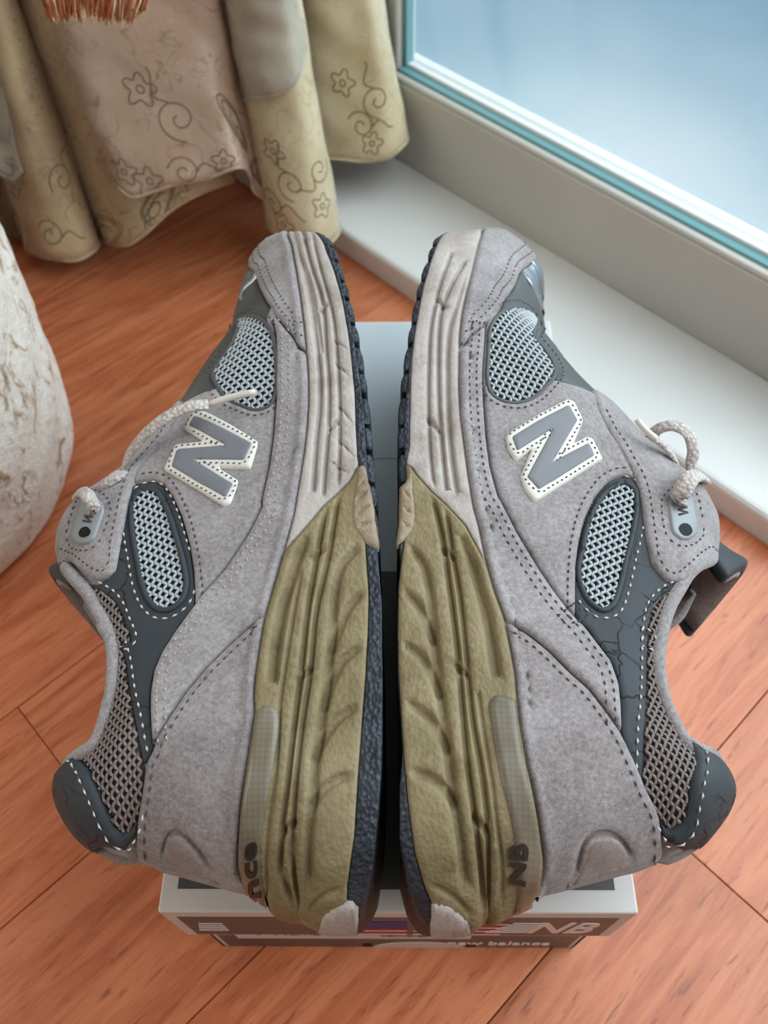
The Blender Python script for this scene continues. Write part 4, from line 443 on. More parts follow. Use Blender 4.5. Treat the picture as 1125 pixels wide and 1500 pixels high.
class Builder:
    def __init__(s, D, sgn, root):
        s.D = D; s.g = sgn; s.root = root; s.S = Shoe(D); s.sil = s.S.sil
    def P(s, ST, off=0., side=1):
        ST = np.asarray(ST, float); S, T = ST[:, 0], ST[:, 1]; e = .04
        W0 = s.S.W(S, T, side)
        ds = (s.S.W(S+e, T, side)-s.S.W(S-e, T, side))/(2*e); dt = (s.S.W(S, T+e, side)-s.S.W(S, T-e, side))/(2*e)
        k = np.sqrt(ds**2+dt**2); cap = np.minimum(1, 6/np.maximum(k, 1e-6)); ds *= cap; dt *= cap
        N = np.stack([-ds, -dt, np.ones_like(ds)], 1)*(1 if side > 0 else 1)
        if side < 0: N = np.stack([ds, dt, -np.ones_like(ds)], 1)
        N /= np.linalg.norm(N, axis=1)[:, None]
        off = np.broadcast_to(np.asarray(off, float), W0.shape)
        s_, t_, w_ = S+N[:, 0]*off, T+N[:, 1]*off, W0+N[:, 2]*off
        return np.stack([s.g*t_, s_, ZB+w_], 1), np.stack([s.g*N[:, 1], N[:, 0], N[:, 2]], 1)
    def patch(s, name, poly, mat, lift, holes=(), clip=None, res=.3, bev=.16, drop=None, grooves=(), both=False, solid=False, smooth=True, sides=(1,), parent=None, nodrop=None, wrinkle=0, label=None, puff=0, stepb=.2):
        poly = smooth_closed(poly, stepb) if smooth else resample_closed(poly, stepb)
        regs = [poly]+([resample_closed(clip, .2)] if clip is not None else [])
        hol = [smooth_closed(h, stepb) for h in holes]
        bnds = regs+hol
        def ins(Q):
            m = np.ones(len(Q), bool)
            for r in regs: m &= inside(Q, r)
            for h in hol: m &= ~inside(Q, h)
            return m
        B = np.vstack([closed(b) for b in bnds[:1]]) if False else None
        def bd(Q):
            d = np.full(len(Q), 9e9)
            for b in bnds: d = np.minimum(d, dist(Q, closed(b)))
            return d
        def dropd(Q):
            # distance to edges that turn down, leaving out those lying on the silhouette
            d = np.full(len(Q), 9e9)
            for b in bnds:
                c = closed(b); seg = .5*(c[:-1]+c[1:]); far = dist(seg, s.sil) > .28
                if nodrop is not None: far &= dist(seg, nodrop) > .25
                far &= bd(seg)+0 < 9e9
                idx = np.where(far)[0]
                if len(idx) == 0: continue
                runs = np.split(idx, np.where(np.diff(idx) > 1)[0]+1)
                for r in runs: d = np.minimum(d, dist(Q, c[r[0]:r[-1]+2]))
            return d
        pts = []; edges = []
        for b in bnds:
            k = sum(len(p) for p in pts); pts.append(b); n = len(b); edges += [(k+i, k+(i+1) % n) for i in range(n)]
        for h in (bev*.35, bev, bev+.2):
            for j, b in enumerate(bnds):
                r = offset_closed(b, h if j < len(regs) else -h); r = r[ins(r)]
                if len(r): r = r[bd(r) > .85*h]
                pts.append(r)
        lo = poly.min(0); hi = poly.max(0); xs = np.arange(lo[0], hi[0]+res, res*.866); ys = np.arange(lo[1], hi[1]+res, res)
        G = np.array([(x, y+(res/2 if i % 2 else 0)) for i, x in enumerate(xs) for y in ys])
        G = G[ins(G)]
        if len(G): G = G[bd(G) > bev+.2+res*.35]
        if grooves and len(G):
            for c, wd, dp in grooves: G = G[dist(G, c) > wd*.85]
        if len(G): pts.append(G)
        for c, wd, dp in grooves:
            cc = spline(c, step=.14); Tn = np.gradient(cc, axis=0); Tn /= np.linalg.norm(Tn, axis=1)[:, None]; N = np.stack([-Tn[:, 1], Tn[:, 0]], 1)
            for k in (0, .2, -.2, .36, -.36, .5, -.5, .66, -.66):
                q = cc+N*wd*k; q = q[ins(q)]
                if len(q): q = q[bd(q) > .05]
                pts.append(q)
        A = np.vstack([p for p in pts if len(p)])
        vo, eo, fo, *_ = delaunay_2d_cdt([Vector((float(x), float(y))) for x, y in A], edges, [], 0, 1e-4)
        V2 = np.array([v[:] for v in vo]); F = np.array([f for f in fo if len(f) == 3])
        cen = V2[F].mean(1); F = F[ins(cen)]
        a, b, c = V2[F[:, 0]], V2[F[:, 1]], V2[F[:, 2]]; ar = (b[:, 0]-a[:, 0])*(c[:, 1]-a[:, 1])-(b[:, 1]-a[:, 1])*(c[:, 0]-a[:, 0])
        F = F[np.abs(ar) > 1e-7]; ar = ar[np.abs(ar) > 1e-7]
        F[ar < 0] = F[ar < 0][:, ::-1]
        used = np.unique(F); mp = -np.ones(len(V2), int); mp[used] = np.arange(len(used)); V2 = V2[used]; F = mp[F]
        dd = dropd(V2); dr = lift+.12 if drop is None else drop
        off = lift-dr*(1-np.sqrt(np.clip(1-(1-np.clip(dd/bev, 0, 1))**2, 0, 1)))
        fade = sm((bd(V2)-.1)/.45) if grooves else 1
        for c, wd, dp in grooves:
            x = np.clip(dist(V2, spline(c, step=.15))/(wd*.62), 0, 1); off = off+1.15*dp*(1-sm((x-.3)/.7))*fade
        if puff: off = off+puff*np.sqrt(np.clip(1-(1-np.clip(bd(V2)/1.2, 0, 1))**2, 0, 1))
        if wrinkle: off = off+wrinkle*(np.sin(V2[:, 0]*5.1+V2[:, 1]*3)+np.sin(V2[:, 0]*2.3-V2[:, 1]*6.7))*.5
        Vall = []; Fall = []
        for sd in ((1, -1) if both else sides):
            V3, _ = s.P(V2, off, sd); k = sum(len(v) for v in Vall)
            flip = (s.g > 0) == (sd > 0)       # (s,t)->(x,y) swap
            f = F[:, ::-1] if flip else F
            Vall.append(V3); Fall.append(f+k)
        Vx = np.vstack(Vall); Fx = [tuple(q) for f in Fall for q in f]
        if solid:
            # close the rim between the lateral and medial skins
            ed = {}
            for t in F:
                for i in range(3):
                    e = (t[i], t[(i+1) % 3]); ed[tuple(sorted(e))] = ed.get(tuple(sorted(e)), [])+[e]
            n = len(V2)
            for k_, l in ed.items():
                if len(l) == 1:
                    i, j = l[0]; q = (i, i+n, j+n, j); Fx.append(q if s.g > 0 else q[::-1])
        o = mesh(name, Vx, Fx, mat, parent or s.root, label=label)
        if solid or both:
            bm = bmesh.new(); bm.from_mesh(o.data); bmesh.ops.remove_doubles(bm, verts=bm.verts, dist=1e-6); bmesh.ops.recalc_face_normals(bm, faces=bm.faces)
            bm.to_mesh(o.data); bm.free(); o.data.polygons.foreach_set('use_smooth', [True]*len(o.data.polygons))
        return o
    def stitch(s, curves, lift, mat, sp_=.34, ln=.2, r=.05, name='stitching', parent=None, inside_poly=None, zig=0):
        V = []; F = []
        for c, off in curves:
            cc = spline(c, step=.06); T = np.gradient(cc, axis=0); T /= np.linalg.norm(T, axis=1)[:, None]+1e-9; N = np.stack([-T[:, 1], T[:, 0]], 1)
            cc = cc+N*off; d = np.r_[0, np.cumsum(np.linalg.norm(np.diff(cc, axis=0), axis=1))]
            at_ = np.arange(sp_/2, d[-1]-ln/2, sp_)
            if len(at_) < 1: continue
            f = lambda x: np.stack([np.interp(x, d, cc[:, 0]), np.interp(x, d, cc[:, 1])], 1)
            A, B, C = f(at_-ln/2), f(at_), f(at_+ln/2)
            if inside_poly is not None:
                ok = inside(B, inside_poly); A, B, C = A[ok], B[ok], C[ok]
                if not len(A): continue
            a, _ = s.P(A, lift-.02); b, Nn = s.P(B, lift+.01); c3, _ = s.P(C, lift-.02)
            for i in range(len(a)):
                t = c3[i]-a[i]; t /= np.linalg.norm(t)+1e-9; x = np.cross(t, Nn[i]); k = len(V)
                V += [a[i], c3[i], b[i]+x*r, b[i]+Nn[i]*r, b[i]-x*r, b[i]-Nn[i]*r]
                F += [(k, k+2, k+3), (k, k+3, k+4), (k, k+4, k+5), (k, k+5, k+2), (k+1, k+3, k+2), (k+1, k+4, k+3), (k+1, k+5, k+4), (k+1, k+2, k+5)]
        o = mesh(name, V, F, mat, parent or s.root, kind='stuff')
        return o
    def knit(s, poly, ang, mat, lift, sp_=.27, lam=.40, r=.068, name='knit_threads', clip=None, amp=None, parent=None):
        poly = smooth_closed(poly, .15); c = poly.mean(0); R_ = np.array([[math.cos(ang), -math.sin(ang)], [math.sin(ang), math.cos(ang)]])
        Q = (poly-c)@R_; lo, hi = Q.min(0), Q.max(0); mb = MB(); amp = amp or sp_*.36
        for k, x in enumerate(np.arange(lo[0], hi[0], sp_)):
            y = np.arange(lo[1]-.3, hi[1]+.3, lam/6); px_ = x+amp*np.sin(2*math.pi*y/lam+math.pi*(k % 2)); zz = .035*np.cos(4*math.pi*y/lam)
            pt = np.stack([px_, y], 1)@R_.T+c; m = inside(pt, poly)
            if clip is not None: m &= inside(pt, clip)
            idx = np.where(m)[0]
            if len(idx) < 4: continue
            for run in np.split(idx, np.where(np.diff(idx) > 1)[0]+1):
                if len(run) < 3: continue
                P3, N3 = s.P(pt[run], lift+zz[run]); mb.tube(P3, r, 4, 1, N3, cap=False)
        return mb.build(name, mat, parent or s.root, kind='stuff')

def between(a, b):  # open polyline a then b reversed, joined into a polygon
    return np.vstack([np.asarray(a), np.asarray(b)[::-1]])
def build_shoe(D, sgn, label):
    D = {k: v for k, v in D.items()}
    root = empty('sneaker', (sgn*7.0, 17., ZB), label, 'shoe', 'pair of worn sneakers lying sole to sole on the shoe box')
    b = Builder(D, sgn, root); A = lambda k: np.array(D[k], float)
    top, heel, collar, join, bot, obot = A('top'), A('heel'), A('collar'), A('join'), A('bot'), A('obot')
    js = spline(join, step=.4); body = b.S.body
    upper = np.vstack([top[D['ti']:], collar[1:], heel[1:D['hi']+1], join[::-1]])
    sole_in = bot+np.array([0, .28])*np.clip((bot[:, 0:1]-11)/2, 0, 1)
    # midsole halves
    sp_ = A('split')
    ssort = spline(sp_, step=.3)
    ms = np.vstack([obot, top[1:D['ti']], join, heel[D['hi']+1:-1]]); solep = np.vstack([bot, top[1:D['ti']], join, heel[D['hi']+1:-1]])
    # split curve extended both ways
    e0 = sp_[0]+(sp_[0]-sp_[1])/np.linalg.norm(sp_[0]-sp_[1])*3; e1 = sp_[-1]+(sp_[-1]-sp_[-2])/np.linalg.norm(sp_[-1]-sp_[-2])*3
    spx = np.vstack([e0, sp_, e1])
    front = np.vstack([spx, [[60, e1[1]], [60, e0[1]]]]); rear = np.vstack([spx, [[-20, e1[1]], [-20, e0[1]]]])
    gf = [(np.array(c), w_, d_) for c, w_, d_ in D['gF']]; gh = [(np.array(c), w_, d_) for k in ('gA', 'gB', 'gC') for c, w_, d_ in D[k]]+[(A('bumperline'), .2, -.12)]
    b.patch('midsole', front, MIDF, .16, clip=ms, res=.3, bev=.12, grooves=gf, smooth=False, both=True, solid=True, nodrop=None, drop=.12)
    hm = b.patch('heel_midsole', rear, MIDH, .24, clip=ms, res=.24, bev=.16, grooves=gh, smooth=False, both=True, solid=True, drop=.16)
    win = A('window'); gw = b.patch('gel_window', win, GEL, .33, clip=ms, res=.35, bev=.12, nodrop=None)
    def onw2(x, y, z):      # reads along the length of the sole
        st = np.array([[D['tx'][0]+x, D['tx'][1]-sgn*y]]); return b.P(st, .37+z)[0][0]
    text('window_print', 'nce' if sgn < 0 else 'NB', 1.0 if sgn < 0 else .8, onw2, INKD, gw, ext=.01, weight=.03, sx=.95)
    cr = b.patch('crash_pad', A('crash'), CRASH, .30, clip=solep, res=.25, bev=.15, grooves=[(np.array(c), .16, -.14) for c in D['crashlines']])
    # outsole
    osol = np.vstack([sole_in, obot[::-1]])
    b.patch('outsole', osol, RUB, .17, res=.4, bev=.1, smooth=False, both=True, solid=True, drop=.03)
    bs = bot[np.argsort(bot[:, 0])]
    def bt(s__): return float(np.interp(s__, bs[:, 0], bs[:, 1]))
    s0 = 12.0; k = 0
    while s0 < 33.2:
        ln = 1.02 if k % 2 else 1.34
        for row, (fa, fb) in enumerate(((.99, .66), (.6, .2), (.14, -.3), (-.36, -.95))):
            V = []; F = []
            n = 4; ss = np.linspace(s0, min(s0+ln, 33.9), n)
            rings = []
            for j in range(2):
                for i, q in enumerate(ss):
                    wl = float(b.S.W([q], [bt(q)+.35])[0])+.15; wm = float(b.S.W([q], [bt(q)+.35], -1)[0])-.1
                    def ww(f): return MID+(wl-MID)*f if f > 0 else MID+(MID-wm)*f
                    hgt = bt(q)-(.02 if 0 < i < n-1 else -.05); rt = bt(q)+.32
                    w0 = ww(fa)+.06; w1 = ww(fb)
                    rings.append((sgn*(hgt if j == 0 else rt), q, ZB+w0 - (.1 if j == 0 and row == 0 else 0))); rings.append((sgn*(hgt if j == 0 else rt), q, ZB+w1))
            V = rings; m = 2*n
            for i in range(n-1):
                a = 2*i; F += [(a, a+2, a+3, a+1), (m+a, m+a+1, m+a+3, m+a+2), (a, m+a, m+a+2, a+2), (a+1, a+3, m+a+3, m+a+1)]
            F += [(0, 1, m+1, m), (2*n-2, m+2*n-2, m+2*n-1, 2*n-1)]
            if sgn < 0: F = [f[::-1] for f in F]
            t_ = mesh('tread_block', V, F, RUB, root, smooth=False)
            bevel(t_, .1, 2)
        s0 += ln+(.16 if k % 2 else .3); k += 1
    # heel crash rubber at the very back
    b.patch('heel_bumper', A('bumper'), MIDF, .34, clip=solep, res=.25, bev=.14, label='pale ribbed rubber bumper', smooth=False, grooves=[(np.array([[-1.8, heel[-1][1]-.2+.3*i], [.3, heel[-1][1]-.2+.3*i]]), .1, -.04) for i in range(8)])
    # upper
    b.patch('upper_shell', upper, SU, 0., res=.5, bev=.1, smooth=False, both=True, drop=0)
    b.patch('lining', upper, SUP, -.45, res=.6, bev=.1, smooth=False, both=True, drop=0)
    m1, m2 = A('mesh1'), A('mesh2'); S1, S2, S3, cap = A('S1'), A('S2'), A('S3'), A('cap')
    far_top = np.array([[30., 25.], [12., 25.]])
    def knitp(nm, poly, ang, mb_, mt, lift=.04, **kw):
        p = b.patch(nm, poly, mb_, lift, clip=upper, res=.35, bev=.08, drop=.02)
        b.knit(poly, ang, mt, lift+.09, clip=upper, parent=p, **kw); return p
    knitp('toe_mesh', m1, D['ang1'], KNITB, THREAD, sp_=.235, lam=.42, r=.07); knitp('side_mesh', m2, D['ang2'], KNITB, THREAD, sp_=.225, lam=.4, r=.068)
    # collar knit between rim and dark panel
    din, te = A('darkin'), A('tabedge')
    cm = np.vstack([din, S2[[i for i in range(len(S2)) if din[-1][0] > S2[i][0] > te[-1][0]]], te[::-1], [[te[0][0], 25.]], [[din[0][0], 25.]]])
    knitp('collar_mesh', cm, D['ang3'], KNITC, THREADC, .02, sp_=.175, lam=.36, r=.064)
    # slate leather quarter
    sr = A('sadrear'); ds = [p for p in S1 if p[0] < sr[-1][0]+.2]
    dk = np.vstack([din[::-1], [[din[0][0]+.35, din[0][1]+1.6]], S3[::-1][1:-5]+np.array([0, .35]), sr[1:], ds])
    b.patch('slate_quarter', dk, DARK, .13, holes=[m2], clip=upper, res=.35, bev=.1, label='cracked slate blue leather')
    # vamp overlay round the toe mesh
    cx = m1.mean(0)
    ro = offset_closed(smooth_closed(m1, .2), -.5)
    vp = np.vstack([cap[3:]+np.array([0., 0.]), [[cap[-1][0]+.3, 20.]], [[m1[:, 0].min()+1.2, 20.]], [[m1[:, 0].min()+1.6, cx[1]]], [[m1[:, 0].max()-2.2, m1[:, 1].min()+.2]], [[m1[:, 0].max()-1.8, m1[:, 1].min()-.55]]])
    b.patch('vamp_overlay', vp, VAMP, .15, holes=[m1], clip=upper, res=.35, bev=.1, smooth=False, label='dark grey leather')
    # saddle with the letter
    sadp = np.vstack([[p for p in S1 if p[0] >= sr[-1][0]-.1], sr[::-1][:-1], S3[:4][::-1]+np.array([0, .2]), [[S3[0][0]+.6, 20.]], [[m1[:, 0].min()+1.1, 20.]], [[m1[:, 0].min()+1.6, cx[1]]], [[m1[:, 0].max()-1.6, m1[:, 1].min()+.3]], [[S1[0][0], m1[:, 1].min()+.1]]])
    b.patch('saddle_panel', sadp, SU, .25, holes=[m1, m2], clip=upper, res=.32, bev=.14, smooth=False)
    # mudguard strip
    jj = join[(join[:, 0] < cap[0][0]+.1) & (join[:, 0] > S2[0][0]-.2)]; jj = jj[np.argsort(jj[:, 0])]
    mud = np.vstack([jj-np.array([0, .25]), cap[:4]-np.array([[.0, 0]]), S1, [p for p in S2[::-1] if p[1] < S1[-1][1]+.05 and p[0] > S1[-1][0]-.3]])
    b.patch('mudguard_panel', mud, SU, .36, clip=upper, res=.32, bev=.14, smooth=False)
    # heel foxing
    jh = join[join[:, 0] < S2[0][0]]; jh = jh[np.argsort(jh[:, 0])]
    fox = np.vstack([[[-5, jh[0][1]-.3]], jh-np.array([0, .25]), S2, [[-5, S2[-1][1]]]])
    fx = b.patch('heel_foxing', fox, SUD, .30, clip=upper, res=.32, bev=.14, smooth=False, grooves=[(A('archline'), .2, -.16)])
    b.patch('heel_badge', A('arch'), SUP, .27, clip=upper, res=.3, bev=.2, wrinkle=.02, label='worn oval badge', parent=root, puff=.08)
    # toe cap
    capp = np.vstack([cap, [[cap[-1][0]+.2, 25.]], [[45, 25]], [[45, 0]], [[cap[0][0], 0]]])
    b.patch('toe_cap', capp, SU, .34, clip=upper, res=.32, bev=.14, smooth=False)
    # eyestay
    ey = np.vstack([S3, [[S3[-1][0]-.6, S3[-1][1]+.6]], [[S3[-1][0]-.6, 25.]], [[S3[0][0]+1.5, 25.]], [[S3[0][0]+1.5, S3[0][1]+.0]]])
    b.patch('eyestay', ey, SU, .34, clip=upper, res=.3, bev=.14, smooth=False)
    # heel tab
    tl = A('tablow')
    tab = np.vstack([te, [[te[-1][0], te[-1][1]]], tl[::-1], [[tl[0][0]-.5, 25]], [[te[0][0]+.3, 25.]]])
    b.patch('heel_tab', tab, DARK, .28, clip=upper, res=.3, bev=.2, smooth=False, puff=.18, label='slate leather heel tab')
    # letter emblem
    no = b.patch('letter_border', A('Nout'), WHITE, .42, smooth=False, res=.3, bev=.12, drop=.2, stepb=.12, label='white stitched N-shaped border')
    b.patch('letter_core', A('Nin'), GREYL, .47, smooth=False, res=.3, bev=.06, drop=.08, parent=root, stepb=.12, label='grey letter N')
    nc = closed(A('Nin')); e = offset_closed(resample_closed(A('Nin'), .1), -.16)
    b.stitch([(closed(e)[::3], 0)], .44, STD, .26, .15, .045, parent=root)
    # toe logo film
    b.patch('toe_film', A('toelogo'), REFL, .24, clip=upper, res=.18, bev=.08, wrinkle=.11, label='crumpled reflective toe print')
    if 'toelogo2' in D: b.patch('toe_film', A('toelogo2'), REFL, .24, clip=upper, res=.18, bev=.08, wrinkle=.11, label='crumpled reflective toe print')
    # stitching
    up = upper
    b.stitch([(S1, D['so']*.3), (S1, D['so']*.62)], .37, STG if sgn < 0 else STD, .36, .24, .05, inside_poly=up)
    b.stitch([(cap, -D['so']*.35), (cap, -D['so']*.7)], .36, STD, .34, .13, .05, inside_poly=up)
    b.stitch([(S2, D['so']*.35)], .33, STD, .34, .22, .04, inside_poly=up)
    b.stitch([(S3, -D['so']*.4)], .36, STD, .34, .22, .045, inside_poly=up)
    b.stitch([(sr[2:], D['so']*.35)], .28, STD, .34, .22, .045, inside_poly=up)
    m2o = offset_closed(smooth_closed(m2, .2), -.38); b.stitch([(closed(m2o)[::2], 0)], .16, STW, .42, .3, .055, inside_poly=dk)
    b.stitch([(din, D['so']*.3)], .17, STW, .42, .3, .055, inside_poly=up)
    m1o = offset_closed(smooth_closed(m1, .2), -.32); b.stitch([(closed(m1o)[::2], 0)], .28, STD, .32, .2, .05, inside_poly=up)
    b.stitch([(te, -D['so']*.25)], .45, STW, .36, .24, .05, inside_poly=up)
    # piped edges round mesh windows
    def rope(curve, lift, r, mat, name, close=False, clip_=None):
        c = closed(smooth_closed(curve, .2)) if close else spline(curve, step=.2)
        m = inside(c, clip_ if clip_ is not None else body) ; idx = np.where(m)[0]
        mb = MB()
        for run in np.split(idx, np.where(np.diff(idx) > 1)[0]+1):
            if len(run) > 3: P3, N3 = b.P(c[run], lift); mb.tube(P3, r, 6, 1, N3)
        return mb.build(name, mat, root)
    rope(m2, .14, .13, DARK, 'mesh_piping', True, upper); rope(m1, .14, .12, VAMP, 'mesh_piping', True, upper)
    # collar binding: follows the rim on both sides
    cc = spline(np.vstack([collar, heel[1:2]]), step=.25); P3, _ = b.P(cc-np.array([0, .02]), 0.02); Q3, _ = b.P(cc, 0.02, -1)
    mb = MB(); P3[:, 2] += 0; mb.tube(P3, .3, 8); mb.build('collar_binding', SU, root)
    mb = MB(); mb.tube(Q3, .3, 8); mb.build('collar_binding', SU, root)
    hh = spline(heel[:D['hi']+1][:14], step=.3); hP, _ = b.P(hh, 0.); mb = MB(); mb.tube(hP, .22, 6); mb.build('heel_seam', SUP, root)
    # eyelet plate and holes
    pl = b.patch('eyelet_plate', A('eyepoly'), PLATE, .46, smooth=False, res=.2, bev=.1, drop=.14, stepb=.1)
    b.patch('eyelet_hole', A('eyering'), HOLE, .48, smooth=False, res=.15, bev=.03, drop=0., stepb=.06, parent=pl)
    b.stitch([(closed(A('eyestitch')), 0)], .36, STD, .34, .2, .045)
    bars = MB()
    for c in D['eyebars']: P3, N3 = b.P(np.array(c, float), .47); bars.tube(P3, .05, 4, 1, N3)
    bars.build('plate_mark', STD, pl)
    # tongue: padded slab between the two eyestays, curling out at the top
    tg = np.array(D['tongue']); n = len(tg)
    mb = MB(); V = []; wd = 3.3; K = 13
    for i, (s__, t__) in enumerate(tg):
        for j in range(K):
            a = (j/(K-1)-.5)*2; rd = math.sqrt(max(0, 1-abs(a)**3)); fq = (i/(n-1))**1.5; V.append((sgn*(t__-.6*a*a-1.5*fq*a*a), s__-1.9*fq*a*a, ZB+MID-.5+(2.35 if a > 0 else wd)*a))
    F = [(i*K+j, i*K+j+1, (i+1)*K+j+1, (i+1)*K+j) for i in range(n-1) for j in range(K-1)]
    to = mesh('tongue', V, F, [DARK, SUP], root)
    sd = to.modifiers.new('s', 'SOLIDIFY'); sd.thickness = .75*U; sd.offset = 0; sd.material_offset = 0
    bv = to.modifiers.new('b', 'BEVEL'); bv.width = .25*U; bv.segments = 3; bv.limit_method = 'ANGLE'
    lp = np.array(V).reshape(n, K, 3)[n//3:, 1:-1]; lp = lp+np.array([-sgn*.42, -.42, 0]); m_, K2 = lp.shape[:2]
    F = [(i*K2+j, i*K2+j+1, (i+1)*K2+j+1, (i+1)*K2+j) for i in range(m_-1) for j in range(K2-1)]
    li = mesh('tongue_lining', lp.reshape(-1, 3), F, SUP, root); sd = li.modifiers.new('s', 'SOLIDIFY'); sd.thickness = .3*U; sd.offset = 0
    # laces
    def ribbon(pts, wd_, th_, name='lace', nr=None):
        P = spline(pts, step=.18); n_ = len(P)
        if nr is None: Nn = np.tile([0., 0., 1.], (n_, 1))
        else: Nn = spline(nr, n=n_)
        mb = MB(); mb.tube(P, wd_/2, 10, th_/wd_, Nn); o = mb.build(name, LACE, root); return o
    for l in D['laces']: ribbon(np.array(l['p'])*np.array([1, 1, 1]), l['w'], l['t'], 'lace', l.get('n'))
    for l in D['aglets']: mb = MB(); P = spline(l, n=8); mb.tube(P, np.r_[.10, np.full(6, .15), .13], 8); mb.build('aglet', AGLET, root)
    return root

EX = DATA['X']
for k, sg in (('L', -1), ('R', 1)):
    D = DATA[k]; D.update(EX[k])
    build_shoe(D, sg, EX[k]['label'])

